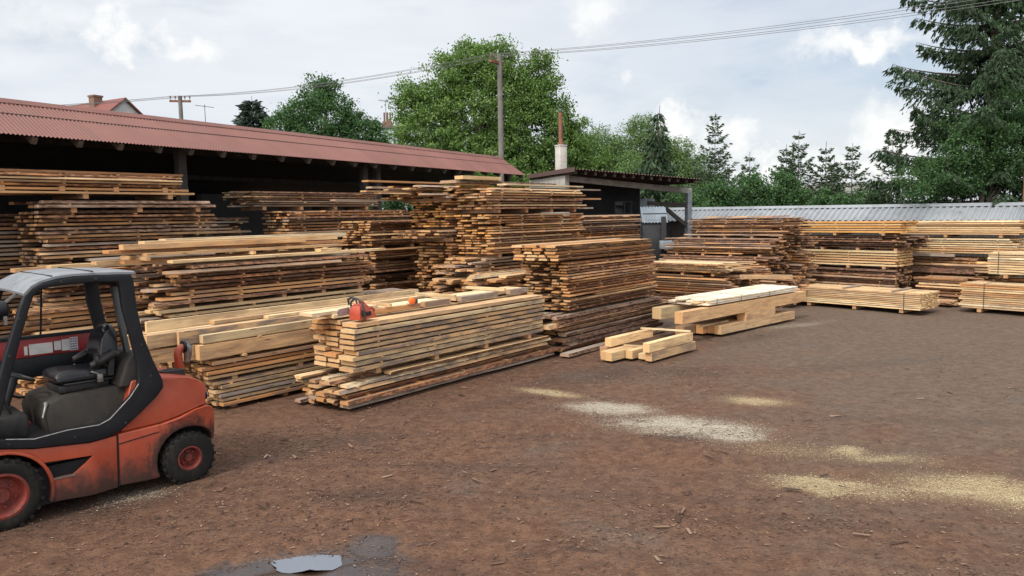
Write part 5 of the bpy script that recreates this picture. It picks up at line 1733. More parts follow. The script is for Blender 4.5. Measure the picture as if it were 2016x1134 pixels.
def build_forklift():
    ang = math.atan2(-.7156, -.6985)
    root = empty("forklift", (-3.45, 7.90, -.035), ang)
    tag(root, "worn red forklift with black overhead guard, empty seat and grey roof", "forklift")
    W = 1.13
    # --- counterweight
    lower = [(.715, .16), (.695, .685), (.27, .70), (.08, .73), (-.10, .785), (-.26, .785), (-.325, .75), (-.345, .66), (-.34, .52), (-.315, .40), (-.27, .40)]
    lower += arc(0, .28, .335, 148, -24, 12) + [(.42, .14)]

    def cw_shift(x, y, z, t):
        k = min(1.0, max(0.0, (-.05 - x) / .3))          # round the rear corners in plan
        inn = .13 * k ** 2.2
        yy = y - inn if t < .5 else y + inn
        return (x, yy, z)
    ys = [-.012, -.035, -.2, -.56, -.92, -1.095, -1.118]
    mb = MB()
    poly_loft(mb, lower, ys, cw_shift)
    body = mb.obj("counterweight", FL_RED, root, bevel=.016, seg=3, smooth=35, angle=42)
    upper = [(.66, .687), (.27, .702), (.08, .732), (-.10, .787), (-.255, .787), (-.255, .84), (-.275, .90), (-.285, .955), (-.262, 1.01), (-.20, 1.065), (-.08, 1.115), (.06, 1.15), (.24, 1.175), (.50, 1.18), (.60, .90)]

    def hood_shift(x, y, z, t):
        k = min(1.0, max(0.0, (.02 - x) / .3))
        up = min(1.0, max(0.0, (z - .80) / .38))
        inn = .03 + .10 * k ** 2 + .075 * up ** 2.2
        yy = y - inn if t < .5 else y + inn
        zz = z
        if z > 1.0:
            zz = z + .018 * math.sin(math.pi * min(1, max(0, (-y) / W)))
        return (x, yy, zz)
    mb = MB()
    poly_loft(mb, upper, ys, hood_shift)
    hood = mb.obj("hood", FL_RED, root, bevel=.024, seg=3, smooth=35, angle=38)
    # shut line and bolts on the flank
    mb = MB()
    mb.bar((.70, -.0105, .585), (.30, -.0105, .625), .004, .010)
    mb.obj("shut_line", FL_BLACK, body)
    mb = MB()
    mb.bar((.711, -.0112, .16), (.700, -.0112, .68), .004, .012, up=(1, 0, 0))
    mb.obj("panel_gap", FL_BLACK, body)
    # tail light pocket
    for yy, s in ((-.19, 1), (-.94, -1)):
        mb = MB()
        mb.tube([(-.16, yy, .885), (-.277, yy, .885)], [.055, .056], 14)
        lp = mb.obj("tail_light", FL_BLACK, root)
        mb = MB()
        mb.lathe([(.0, .0), (.028, -.004), (.036, -.014)], (0, 0, 0), 'y', 14)
        me = mb.mesh("lens")
        me.transform(Matrix.Translation((-.281, yy, .885)) @ Matrix.Rotation(R(-90), 4, 'Z') @ Matrix.Scale(1, 4))
        link("lens", me, FL_GLASS, lp, 40)
    # --- front side panel with a step cut into it
    outer = [(.723, .15), (.705, .675), (.95, .655), (1.42, .705), (1.62, .75), (1.72, .77), (2.02, .78), (2.02, .66)]
    outer += arc(1.70, .315, .40, 60, 196, 12) + [(1.30, .165), (.95, .135)]
    step = [(.93, .525), (1.0, .465), (1.11, .385), (1.285, .39), (1.345, .555)]
    for y0, y1, yb in ((-.015, -.05, -.15), (-1.115, -1.08, -.98)):
        bm = ring_plate(outer, step, y0, y1)
        pn = bm_obj(bm, "side_panel", FL_RED, root, bevel=.006, seg=2)
        mb = MB()
        n = len(step)
        sgn = 1 if y0 > -.5 else -1
        vs = [(x, y1, z) for x, z in step] + [(1.14 + (x - 1.14) * .9, yb, .46 + (z - .46) * .85) for x, z in step]
        mb.add(vs, [(i, (i + 1) % n, n + (i + 1) % n, n + i) for i in range(n)] + [tuple(n + i for i in range(n))])
        st = mb.obj("step_recess", FL_PLASTIC, pn)
        mb = MB()
        mb.bar((1.10, y0 + .002 * sgn, .380), (1.29, y0 + .002 * sgn, .386), .02, .014)
        mb.obj("step_edge", FL_STEEL, pn)
    # chassis behind the panels
    mb = MB()
    mb.box(-.25, .45, -.88, -.25, .17, .66)  # dark block added to stop light showing through the rear wheel arch
    mb.box(.72, 2.05, -1.06, -.07, .14, .50)
    mb.obj("chassis", FL_BLACK, root)
    # fender lip over the front wheel
    for y0, y1 in ((.0, -.2), (-1.13, -.93)):
        mb = MB()
        a_out, a_in = arc(1.70, .315, .425, 62, 200, 18), arc(1.70, .315, .395, 62, 200, 18)
        poly_loft(mb, a_out + a_in[::-1], [y0, y1])
        mb.obj("fender", FL_RED, root, bevel=.006, smooth=35, angle=50)
    # --- overhead guard: two big side frames
    outer = [(.475, 2.268), (.455, 2.20), (.44, 1.92), (.395, 1.64), (.32, 1.39), (.235, 1.16), (.232, 1.08), (.30, 1.0), (.47, .86), (.66, .722), (.80, .675), (.95, .663), (1.42, .712), (1.72, .778), (2.05, .80), (2.05, .90), (1.86, .98),
             (1.75, 1.14), (1.655, 1.40), (1.59, 1.62), (1.515, 1.84), (1.455, 2.02), (1.41, 2.13), (1.35, 2.195), (1.26, 2.238), (1.13, 2.268), (.97, 2.28), (.72, 2.28)]
    inner = [(.60, 2.20), (.585, 2.10), (.575, 1.94), (.515, 1.62), (.472, 1.40), (.468, 1.22), (.485, 1.13), (.56, 1.04), (.76, .855), (.86, .823), (1.14, .830), (1.42, .807), (1.72, .865), (1.70, .97), (1.64, 1.13), (1.57, 1.39), (1.50, 1.61), (1.435, 1.82), (1.375, 2.01), (1.335, 2.12), (1.28, 2.17), (1.20, 2.195), (1.05, 2.208), (.8, 2.21)]
    for y0, y1 in ((.005, -.075), (-1.135, -1.055)):
        bm = ring_plate(outer, inner, y0, y1)
        fr_ = bm_obj(bm, "guard_frame", FL_BLACK, root, bevel=.014, seg=3)
        # pale wear line round the door sill
        if y0 > -.5:
            mb = MB()
            mb.tube([(.475, y0 + .001, 1.16), (.565, y0 + .001, 1.04), (.765, y0 + .001, .857), (.865, y0 + .001, .82), (1.14, y0 + .001, .828), (1.42, y0 + .001, .804), (1.64, y0 + .001, .85)], .006, 6)
            mb.obj("sill_trim", FL_STEEL, fr_)
    mb = MB()
    for x, z in ((.42, 1.55), (.35, 1.22), (.62, .79), (1.08, .745), (1.62, .80), (1.56, 1.60), (1.46, 1.93), (.80, 2.245), (1.10, 2.24)):
        mb.lathe([(0, .012), (.011, .012), (.014, .004)], (x, 0, z), 'y', 6)
    mb.obj("frame_bolt", FL_PLASTIC, root)
    mb = MB()
    mb.tube([(.60, -.95, 1.15), (.75, -.98, 1.02), (1.0, -1.0, 1.0), (1.3, -.98, 1.02), (1.45, -.9, 1.10)], .014, 8)
    mb.tube([(1.52, -.25, .98), (1.60, -.2, 1.2), (1.72, -.18, 1.35)], .012, 8)
    mb.tube([(1.55, -.78, 1.0), (1.62, -.8, 1.25), (1.76, -.82, 1.4)], .012, 8)
    mb.obj("hydraulic_hose", FL_PLASTIC, root, smooth=60)
    mb = MB()
    for k in range(4):
        y = -.78 + k * .15
        mb.bar((.60, y, 1.33), (.665, y, 1.52), .006, .006)
    mb.obj("seat_seam", FL_PLASTIC, root)
    # cross members and rear window frame
    mb = MB()
    mb.box(.47, .56, -1.06, -.07, 2.14, 2.25)
    mb.box(1.26, 1.33, -1.06, -.07, 2.12, 2.18)
    mb.obj("cross_member", FL_BLACK, root, bevel=.01)
    mb = MB()
    mb.bar((.52, -.40, 2.14), (.40, -.40, 1.20), .10, .045, up=(1, 0, 0))
    mb.obj("rear_window_bar", paint_mat("greenish_bar", (.06, .075, .08), (.09, .10, .10), (.05, .045, .04), .4), root, bevel=.008)
    mb = MB()
    mb.bar((.385, -.07, 1.235), (.385, -1.06, 1.235), .07, .05)
    mb.obj("rear_window_rail", FL_BLACK, root)
    mb = MB()
    mb.bar((1.01, -1.03, 2.14), (1.06, -1.03, 1.52), .016, .016)
    mb.obj("wiper_rod", FL_BLACK, root)
    # --- roof panel, curving down over the windscreen
    prof = [(.44, 2.288), (.60, 2.298), (.80, 2.306), (1.0, 2.306), (1.14, 2.294), (1.26, 2.264), (1.345, 2.222), (1.415, 2.15)]
    th = [(x - .004, z - .022) for x, z in prof]
    mb = MB()
    poly_loft(mb, prof + th[::-1], [.0, -.03, -.3, -.56, -.83, -1.10, -1.13], lambda x, y, z, t: (x, y, z + .012 * math.sin(math.pi * t)))
    rf = mb.obj("roof_panel", FL_ROOF, root, smooth=35)
    mb = MB()
    mb.bar((.82, -.02, 2.318), (.82, -1.1, 2.318), .01, .012)
    mb.bar((1.17, -.02, 2.296), (1.17, -1.1, 2.296), .01, .012)
    mb.obj("roof_seam", FL_BLACK, rf)
    # work lamp under the roof edge
    t = bpy.data.objects.new("work_lamp", None)
    COL.objects.link(t)
    t.parent = root
    t.location = (1.56, -.20, 2.0)
    mb = MB()
    mb.tube([(-.07, 0, 0), (-.04, 0, 0), (.03, 0, 0), (.05, 0, 0)], [.04, .085, .095, .09], 16)
    mb.obj("lamp_housing", FL_BLACK, t)
    mb = MB()
    mb.tube([(.045, 0, 0), (.056, 0, 0), (.062, 0, 0)], [.082, .075, .03], 16)
    mb.obj("lamp_lens", FL_GLASS, t)
    mb = MB()
    mb.bar((-.03, 0, .06), (-.13, 0, .14), .03, .02)
    mb.bar((-.02, .05, -.05), (-.02, .05, -.13), .05, .03)
    mb.obj("lamp_bracket", FL_STEEL, t)
    # --- cab floor, engine cover, seat
    mb = MB()
    mb.box(1.1, 2.04, -1.05, -.08, .74, .80)
    mb.obj("floor_plate", FL_PLASTIC, root)
    cover = [(1.26, .80), (1.275, .95), (1.235, 1.06), (1.14, 1.10), (.95, 1.115), (.60, 1.125), (.40, 1.13), (.40, .72), (.80, .72)]

    def cov(x, y, z, t):
        up = max(0, (z - .86) / .26)
        inn = .10 * up ** 2
        return (x, y - inn if t < .5 else y + inn, z)
    mb = MB()
    poly_loft(mb, cover, [-.10, -.13, -.35, -.56, -.80, -1.0, -1.03], cov)
    mb.obj("engine_cover", FL_BROWNCOVER, root, bevel=.04, seg=3, smooth=40, angle=30)
    rear = [(.36, 1.10), (.62, 1.12), (.58, 1.24), (.52, 1.38), (.45, 1.445), (.36, 1.45), (.30, 1.30)]
    mb = MB()
    poly_loft(mb, rear, [-.12, -.16, -.4, -.7, -.98, -1.02], lambda x, y, z, t: (x, y - .05 * max(0, (z - 1.2)) / .25 if t < .5 else y, z))
    mb.obj("tank_cover", FL_BROWNCOVER, root, bevel=.03, seg=3, smooth=40, angle=30)
    mb = MB()
    mb.tube([(.45, -.20, 1.14), (.45, -.20, 1.165), (.45, -.20, 1.17)], [.045, .045, .02], 16)
    mb.obj("fuel_cap", FL_STEEL, root)
    seat = bpy.data.objects.new("seat", None)
    COL.objects.link(seat)
    seat.parent = root
    seat.location = (.80, -.55, 1.14)
    mb = MB()
    mb.box(-.16, .30, -.22, .22, -.02, .05)
    mb.box(-.2, .26, -.25, .25, .05, .075)
    mb.obj("seat_base", FL_PLASTIC, seat, bevel=.01)

    def pillow(prof, ys, bulge):
        mb = MB()
        ym = max(abs(v) for v in ys)
        poly_loft(mb, prof, ys, lambda x, y, z, t: bulge(x, y, z, abs(y) / ym))
        return mb
    cp = [(-.22, .08), (-.22, .13), (-.16, .165), (.0, .16), (.20, .175), (.30, .165), (.345, .13), (.33, .085)]
    mb = pillow(cp, [-.25, -.235, -.17, 0, .17, .235, .25], lambda x, y, z, q: (x * (1 - .06 * q ** 4), y, z + (.012 * (q > .6) - .045 * (q > .97)) * (z > .12)))
    mb.obj("seat_cushion", FL_SEAT, seat, bevel=.022, seg=3, smooth=50, angle=35)
    bp = [(-.15, .17), (-.10, .30), (-.14, .46), (-.175, .56), (-.21, .60), (-.255, .595), (-.275, .54), (-.26, .40), (-.24, .17)]
    mb = pillow(bp, [-.235, -.215, -.15, 0, .15, .215, .235], lambda x, y, z, q: (x + .018 * (q > .6) * (x > -.2), y * (1 - .28 * max(0, (z - .32) / .3)), z - .03 * (q > .9) * (z > .5)))
    mb.obj("backrest", FL_SEAT, seat, bevel=.022, seg=3, smooth=50, angle=35)
    for s in (1, -1):
        mb = MB()
        mb.tube([(-.24, s * .27, .30), (-.20, s * .275, .32), (-.04, s * .275, .24), (.02, s * .275, .22)], [.035, .045, .042, .03], 12)
        mb.bar((-.16, s * .27, .10), (-.18, s * .27, .30), .03, .05)
        mb.obj("armrest", FL_PLASTIC, seat, smooth=50)
        mb = MB()
        mb.box(-.08, -.03, s * .285 - .02, s * .285 + .02, .05, .13)
        mb.tube([(-.06, s * .28, .12), (.02, s * .285, .165)], .012, 8)
        mb.obj("belt_buckle", FL_STEEL, seat, bevel=.004)
    mb = MB()
    mb.tube([(-.02, .27, .27), (-.05, .275, .27)], [.07, .07], 16)
    mb.obj("headrest_knob", FL_PLASTIC, seat, smooth=50)
    # --- controls
    mb = MB()
    mb.tube([(1.62, -.52, .82), (1.50, -.52, 1.12), (1.43, -.52, 1.30)], [.05, .045, .04], 12)
    mb.obj("steering_column", FL_PLASTIC, root, smooth=50)
    axis = Vector((-.42, 0, .907)).normalized()
    ux, uy = Vector((.907, 0, .42)), Vector((0, 1, 0))
    c = Vector((1.42, -.52, 1.335))
    mb = MB()
    mb.tube([c + ux * (.17 * math.cos(a)) + uy * (.17 * math.sin(a)) for a in [2 * math.pi * k / 28 for k in range(29)]], .014, 8, cap=False)
    for a in (0.5, 2.6, 4.7):
        mb.tube([c - axis * .03, c + ux * (.17 * math.cos(a)) + uy * (.17 * math.sin(a))], .010, 6)
    mb.tube([c - axis * .05, c + axis * .01], [.045, .04], 12)
    mb.obj("steering_wheel", FL_PLASTIC, root, smooth=50)
    mb = MB()
    mb.tube([(1.42, -.78, 1.30), (1.36, -.76, 1.60)], .011, 8)
    mb.tube([(1.36, -.76, 1.60), (1.35, -.757, 1.64)], [.018, .016], 8)
    mb.tube([(1.30, -.15, .95), (1.26, -.18, 1.06)], .012, 8)
    mb.tube([(1.26, -.18, 1.06), (1.255, -.185, 1.09)], .02, 8)
    mb.obj("control_lever", FL_STEEL, root, smooth=50)
    mb = MB()
    mb.box(1.42, 1.9, -.98, -.12, .80, 1.02)
    mb.box(1.55, 1.95, -.98, -.62, 1.02, 1.28)
    mb.obj("dashboard", FL_PLASTIC, root, bevel=.03, seg=2)
    mb = MB()
    mb.box(1.36, 1.50, -.42, -.32, .86, .90)
    mb.box(1.36, 1.50, -.72, -.62, .86, .90)
    mb.obj("pedal", FL_RED2, root, bevel=.006)
    # far door panel with paper labels
    mb = MB()
    mb.box(.54, 1.62, -1.05, -1.01, 1.20, 1.41)
    mb.obj("far_door_panel", FL_BLACK, root, bevel=.005)
    mb = MB()
    mb.box(.50, 1.62, -1.048, -1.008, 1.413, 1.60)
    dp = mb.obj("red_decal_panel", FL_DECAL, root, bevel=.004)
    mb = MB()
    mb.box(.48, 1.62, -1.05, -1.0, 1.602, 1.635)
    mb.obj("door_rail", FL_BLACK, root)
    for x0, x1, z0, z1 in ((.955, 1.17, 1.435, 1.545), (.875, .94, 1.455, 1.55), (.795, .868, 1.44, 1.56), (.715, .792, 1.432, 1.572), (1.185, 1.215, 1.44, 1.53), (.545, .585, 1.45, 1.56)):
        mb = MB()
        mb.box(x0, x1, -1.007, -1.004, z0, z1)
        lb = mb.obj("paper_label", FL_WHITE, dp)
        if abs(x0 - .715) < .001:
            mb = MB()
            for i in range(5):
                for j in range(3):
                    mb.box(.724 + j * .022, .74 + j * .022, -1.0035, -1.002, 1.44 + i * .027, 1.453 + i * .027)
            mb.obj("lettering", FL_INK, lb)
    # --- exhaust elbow, clamp and oval cover
    mb = MB()
    pts = [(-.20, -.62, 1.10), (-.185, -.62, 1.20), (-.18, -.62, 1.29), (-.19, -.62, 1.335), (-.215, -.62, 1.362), (-.25, -.62, 1.372)]
    mb.tube(pts, [.045, .045, .045, .045, .044, .042], 16)
    ex = mb.obj("exhaust_pipe", FL_RED, root, smooth=60)
    mb = MB()
    mb.tube([(-.235, -.62, 1.372), (-.262, -.62, 1.373)], [.068, .068], 18)
    mb.obj("collar", FL_BLACK, ex, smooth=60)
    mb = MB()
    mb.tube([(-.255, -.62, 1.385), (-.285, -.62, 1.36), (-.29, -.62, 1.28), (-.275, -.62, 1.20)], [.055, .06, .045, .035], 14)
    mb.obj("heat_shield", FL_STEEL, ex, smooth=60)
    mb = MB()
    pts = []
    for k in range(28):
        a = 2 * math.pi * k / 28
        pts.append((.0 + .135 * math.copysign(abs(math.cos(a)) ** .7, math.cos(a)), -.36 + .075 * math.copysign(abs(math.sin(a)) ** .8, math.sin(a))))
    n = len(pts)
    vs = [(x, y, 1.10 + .0 - x * .0) for x, y in pts] + [(x, y, 1.185 - .10 * max(0, .0 - x)) for x, y in pts] + [(x * .8, -.36 + (y + .36) * .6, 1.188 - .10 * max(0, -x)) for x, y in pts] + [(x * .74, -.36 + (y + .36) * .5, 1.165 - .10 * max(0, -x)) for x, y in pts]
    fs = []
    for q in range(3):
        fs += [(q * n + k, q * n + (k + 1) % n, (q + 1) * n + (k + 1) % n, (q + 1) * n + k) for k in range(n)]
    fs.append(tuple(3 * n + k for k in range(n)))
    mb.add(vs, fs)
    mb.obj("filler_cover", FL_PLASTIC, root, smooth=40)
    # --- wheels, mast
    wheel(root, .0, -.0, .285, .175, .125, 1)
    wheel(root, .0, -1.13, .285, .175, .125, -1)
    wheel(root, 1.70, .02, .345, .21, .205, 1)
    wheel(root, 1.70, -1.15, .345, .21, .205, -1)
    for y in (-.30, -.83):
        mb = MB()
        mb.box(2.08, 2.20, y - .06, y + .06, .08, 2.15)
        mb.obj("mast_rail", FL_BLACK, root, bevel=.006)
    mb = MB()
    for z in (.35, 1.2, 2.05):
        mb.box(2.09, 2.17, -.77, -.36, z, z + .1)
    mb.obj("mast_crossbar", FL_BLACK, root)
    mb = MB()
    mb.box(2.22, 2.27, -1.08, -.05, .10, .55)
    mb.obj("fork_carriage", FL_BLACK, root, bevel=.006)
    for y in (-.28, -.85):
        mb = MB()
        mb.box(2.275, 3.3, y - .06, y + .06, .055, .095)
        mb.box(2.275, 2.315, y - .06, y + .06, .096, .6)
        mb.obj("fork", FL_BLACK, root, bevel=.005)


build_forklift()


# ------------------------------------------------------------------ chainsaw and small tool on the front stack
def build_tools():
    o, a, e, rz = FR['A']
    SAW_RED = paint_mat("chainsaw_red", (.38, .055, .03), (.50, .10, .05), (.11, .045, .035), .4, .50, .72)
    SAW_BLACK = simple_mat("chainsaw_black", (.02, .021, .023), (.035, .036, .038), 20, .5)
    base = o + a * .22 + e * .19
    root = empty("chainsaw", (base.x, base.y, 1.262), rz + R(8))
    root.scale = (1.04, 1.04, 1.14)
    tag(root, "red chainsaw with a black wrap handle standing on the front stack", "chainsaw")
    # local x along the stack (away from the viewer's end), y across; engine towards +x, bar towards -x
    prof = [(-.15, .0), (-.155, .10), (-.13, .17), (-.07, .205), (.02, .20), (.07, .165), (.10, .11), (.16, .075), (.19, .05), (.20, .01)]
    mb = MB()
    poly_loft(mb, prof, [-.105, -.09, -.03, .04, .09, .105], lambda x, y, z, t: (x, y * (1 - .25 * max(0, z - .08) / .12), z))
    bd = mb.obj("body", SAW_RED, root, bevel=.014, seg=3, smooth=40, angle=32)
    mb = MB()
    for k in range(5):
        mb.box(-.02 + k * .022, -.008 + k * .022, -.112, -.104, .045, .10)
    mb.lathe([(.0, -.114), (.035, -.112), (.05, -.104)], (-.075, 0, .085), 'y', 16)
    mb.obj("starter_cover", SAW_BLACK, bd, smooth=40)
    mb = MB()
    mb.tube([(.06, -.02, .18), (.0, -.02, .225), (-.06, -.02, .23)], .02, 8)
    mb.obj("top_cap", SAW_RED, bd, smooth=50)
    mb = MB()
    hp = [(-.085, -.135, .0), (-.10, -.14, .08), (-.105, -.13, .17), (-.10, -.09, .245), (-.095, -.02, .27), (-.09, .06, .265), (-.085, .115, .22), (-.08, .12, .12)]
    mb.tube(hp, .014, 10)
    mb.obj("wrap_handle", SAW_BLACK, root, smooth=60)
    mb = MB()
    mb.tube([(-.17, .075, .20), (-.19, .07, .27), (-.185, .0, .30), (-.18, -.06, .285), (-.165, -.07, .22)], [.014, .016, .018, .016, .012], 8)
    mb.obj("hand_guard", SAW_BLACK, root, smooth=60)
    mb = MB()
    mb.tube([(.17, -.02, .02), (.24, -.02, .05), (.25, -.02, .09), (.20, -.02, .125), (.11, -.02, .135)], [.02, .018, .018, .02, .022], 10)
    mb.obj("rear_handle", SAW_RED, root, smooth=60)
    mb = MB()
    w = .045
    pts = [(-.12, .05 - w + .045), (-.34, .09 - w), (-.375, .1), (-.34, .095 + w * .9), (-.12, .10 + w)]
    n = len(pts)
    mb.add([(x, .112, z + .02) for x, z in pts] + [(x, .118, z + .02) for x, z in pts], [tuple(range(n)), tuple(reversed(range(n, 2 * n)))] + [(i, (i + 1) % n, n + (i + 1) % n, n + i) for i in range(n)])
    mb.obj("guide_bar", simple_mat("grey_bar_steel", (.30, .31, .30), (.42, .42, .41), 9, .4, .6), root, smooth=20)
    ORANGE = simple_mat("bright_orange_plastic", (.80, .15, .02), (.68, .10, .015), 14, .4)
    p = o + a * 1.42 + e * .36
    t = empty("measuring_tape", (p.x, p.y, 1.353), rz - R(12))
    tag(t, "small bright orange measuring tape with black end on the chainsaw stack", "tool")
    mb = MB()
    poly_loft(mb, arc(0, .05, .05, 20, 340, 12) + [(.055, .0), (-.05, .0)][:0], [-.035, -.03, .03, .035])
    mb.obj("case", ORANGE, t, bevel=.008, smooth=40)
    mb = MB()
    mb.box(.045, .10, -.028, .028, .0, .075)
    mb.obj("grip", SAW_BLACK, t, bevel=.012, smooth=40)
    mb = MB()
    mb.box(-.10, -.045, -.02, .02, .0, .02)
    mb.obj("hook", simple_mat("pinkish_hook", (.62, .36, .28), None, 8, .5), t, bevel=.004)


build_tools()
# ------------------------------------------------------------------ trees
def leaf_quads(C, size, rng, col, droop=0.0, aspect=.6, along=None):
    """C: leaf positions; every leaf a small quad with its own turn and tone"""
    n = len(C)
    if along is None:
        d = rng.normal(0, 1, (n, 3))
        d[:, 2] -= droop
    else:
        d = along + rng.normal(0, .25, (n, 3))
    d /= np.linalg.norm(d, axis=1)[:, None] + 1e-9
    r_ = rng.normal(0, 1, (n, 3))
    s = np.cross(d, r_)
    s /= np.linalg.norm(s, axis=1)[:, None] + 1e-9
    L = size * rng.uniform(.6, 1.3, (n, 1))
    Wd = L * aspect * .5
    V = np.stack([C - s * Wd * .25, C + d * L * .5 - s * Wd, C + d * L, C + d * L * .5 + s * Wd], 1)
    F = np.arange(n * 4).reshape(n, 4)
    base = np.array(col)[rng.integers(0, len(col), n)] * rng.uniform(.75, 1.25, (n, 1))
    T = np.repeat(np.concatenate([base, np.ones((n, 1))], 1), 4, 0)
    return V.reshape(-1, 3), F, T


GREENS = {'walnut': [(0.094, 0.169, 0.045), (0.119, 0.201, 0.054), (0.152, 0.228, 0.068), (0.070, 0.135, 0.039)],
          'dark': [(0.042, 0.101, 0.038), (0.060, 0.127, 0.045), (0.034, 0.078, 0.032), (0.077, 0.147, 0.052)],
          'lime': [(0.094, 0.182, 0.037), (0.122, 0.216, 0.046), (0.072, 0.143, 0.033)],
          'willow': [(0.113, 0.182, 0.068), (0.133, 0.209, 0.083), (0.086, 0.142, 0.053), (0.101, 0.173, 0.061)],
          'spruce': [(0.024, 0.050, 0.021), (0.034, 0.066, 0.028), (0.019, 0.039, 0.017)],
          'blue': [(.035, .055, .045), (.045, .068, .055)],
          'young': [(0.037, 0.066, 0.034), (0.053, 0.088, 0.043), (0.066, 0.100, 0.045)]}


def broad_tree(name, label, cat, base, clumps, leaf, nper, green, seed, group=None, trunk_r=.25, limb_to=None, sub=.55, density=26, aspect=.6, droop=.2, trunk_h=None):
    """clumps: ellipsoids (x, y, z, rx, ry, rz) about the base; each filled with leaf sprays near its skin"""
    rng = np.random.default_rng(seed)
    root = empty(name, base)
    tag(root, label, cat, group)
    P = []
    for cx, cy, cz, rx, ry, rz in clumps:
        k = max(6, int(density * (rx * ry * rz) ** (2 / 3)))
        u = rng.normal(0, 1, (k, 3))
        u /= np.linalg.norm(u, axis=1)[:, None]
        rad = rng.uniform(.30, 1.0, (k, 1)) ** .45
        rad *= 1 + .16 * rng.normal(0, 1, (k, 1)) * (rng.uniform(0, 1, (k, 1)) > .6)
        c = np.array([cx, cy, cz]) + u * rad * np.array([rx, ry, rz])
        s = sub * rng.uniform(.55, 1.25, (k, 1))
        m = nper
        off = rng.normal(0, .5, (k, m, 3)) * s[:, :, None] * np.array([1, 1, .7])
        P.append((c[:, None, :] + off).reshape(-1, 3))
    P = np.concatenate(P)
    P = P[P[:, 2] > .1]
    V, F, T = leaf_quads(P, leaf, rng, GREENS[green], droop, aspect)
    link("crown", raw_mesh("crown", V, F, T), LEAF, root)
    # inner leaves fill the heart of every clump
    mb = MB()
    th = trunk_h if trunk_h else clumps[0][2]
    mb.tube([(0, 0, -.1), (.05, .02, th * .35), (-.04, .03, th * .7), (.0, .0, th)], [trunk_r * 1.25, trunk_r, trunk_r * .8, trunk_r * .5], 10)
    r2 = random.Random(seed)
    for cx, cy, cz, rx, ry, rz in clumps:
        z0_ = th * r2.uniform(.3, .75)
        mid = Vector((cx * .45, cy * .45, (z0_ + cz) / 2 + .2))
        mb.tube([(0, 0, z0_), mid, (cx, cy, cz), (cx * 1.15, cy * 1.1, cz + rz * .6)], [trunk_r * .5, trunk_r * .32, trunk_r * .18, .015], 7)
    mb.obj("trunk", TRUNK, root, smooth=60)
    return root


def conifer(name, label, base, h, r_base, seed, green='spruce', group=None, whorls=16, per=7, droop=.25, spray=.16, nsp=26, lean=(0, 0), z0=.08, up=0.15, trunk_r=None, taper=1.0, sparse_top=0.0, bare=0.0, hang=.25, hw=.30, twigs=7):
    """spruce: a straight stem, whorls of branches that droop or lift, every branch set with needle sprays"""
    rng = np.random.default_rng(seed)
    root = empty(name, base)
    tag(root, label, "spruce", group)
    tr = trunk_r or .012 * h + .02
    mb = MB()

    def stem(z):
        return Vector((lean[0] * (z / h) ** 2, lean[1] * (z / h) ** 2, z))
    mb.tube([stem(h * i / 8) for i in range(9)], [max(.012, tr * (1 - i / 8.3)) for i in range(9)], 8)
    P, D = [], []
    for wi in range(whorls):
        q = (wi + rng.uniform(-.25, .25)) / whorls
        z = h * (z0 + (1 - z0) * q) * .99
        R_ = r_base * (1 - (z / h)) ** taper * rng.uniform(.72, 1.2) + .10
        nb = max(4, int(per * rng.uniform(.8, 1.2)))
        a0 = rng.uniform(0, 6.28)
        for b in range(nb):
            a = a0 + 2 * math.pi * b / nb + rng.uniform(-.25, .25)
            L = R_ * rng.uniform(.65, 1.15)
            k = 1 - z / h
            rise = up * (1 - k) * 2.2 - droop * k
            o_ = np.array(stem(z))
            dv = np.array([math.cos(a), math.sin(a), 0])
            pts = []
            for i in range(6):
                u = i / 5
                pts.append(o_ + dv * L * u + np.array([0, 0, L * (rise * u + (.20 * u * u if k > .3 else .05 * u))]))
            mb.tube([tuple(p) for p in pts[::1]], [max(.006, tr * .22 * (1 - u / 5.5)) for u in range(6)], 4, cap=False)
            m = max(8, int(nsp * L))
            side = np.array([-dv[1], dv[0], 0])
            pa = np.array(pts)
            nt = max(3, int(L * twigs))                       # side twigs, longest low on the bough, every one hung with needles
            tu = np.clip((np.arange(nt) + rng.uniform(.1, .9, nt)) / nt, bare + .05, 1.0)
            tl = L * hw * 2.0 * (1.15 - tu) * rng.uniform(.55, 1.2, nt) + .05
            ti = rng.integers(0, nt, m)
            sg = np.where(rng.uniform(0, 1, m) < .5, -1.0, 1.0)
            sg = np.where(rng.uniform(0, 1, m) < .14, 0.0, sg)
            v_ = rng.uniform(0, 1, m) ** .8
            u = np.where(sg == 0, rng.uniform(bare + .05, 1.02, m), tu[ti])
            idx = np.clip(u * 5, 0, 4.999)
            i0 = idx.astype(int)
            fr_ = (idx - i0)[:, None]
            c = pa[i0] * (1 - fr_) + pa[i0 + 1] * fr_
            lt = (tl[ti] * v_ * np.abs(sg))[:, None]
            c = c + side * sg[:, None] * lt * .8 + dv * lt * .55 - np.array([0, 0, 1]) * (hang * .28 * lt * v_[:, None]) + rng.normal(0, .018, (m, 3))
            c = c - np.array([0, 0, 1]) * np.abs(rng.normal(0, 1, (m, 1))) * max(0, hang) * .30 * spray
            dd = dv[None, :] * .7 + side * sg[:, None] * .7 + np.array([0, 0, -hang])[None, :] * rng.uniform(.2, 1.6, (m, 1))
            P.append(c)
            D.append(dd)
    P, D = np.concatenate(P), np.concatenate(D)
    V, F, T = leaf_quads(P, spray, rng, GREENS[green], 0, .34, along=D)
    link("crown", raw_mesh("crown", V, F, T), NEEDLE, root)
    mb.obj("trunk", TRUNK, root, smooth=60)
    return root


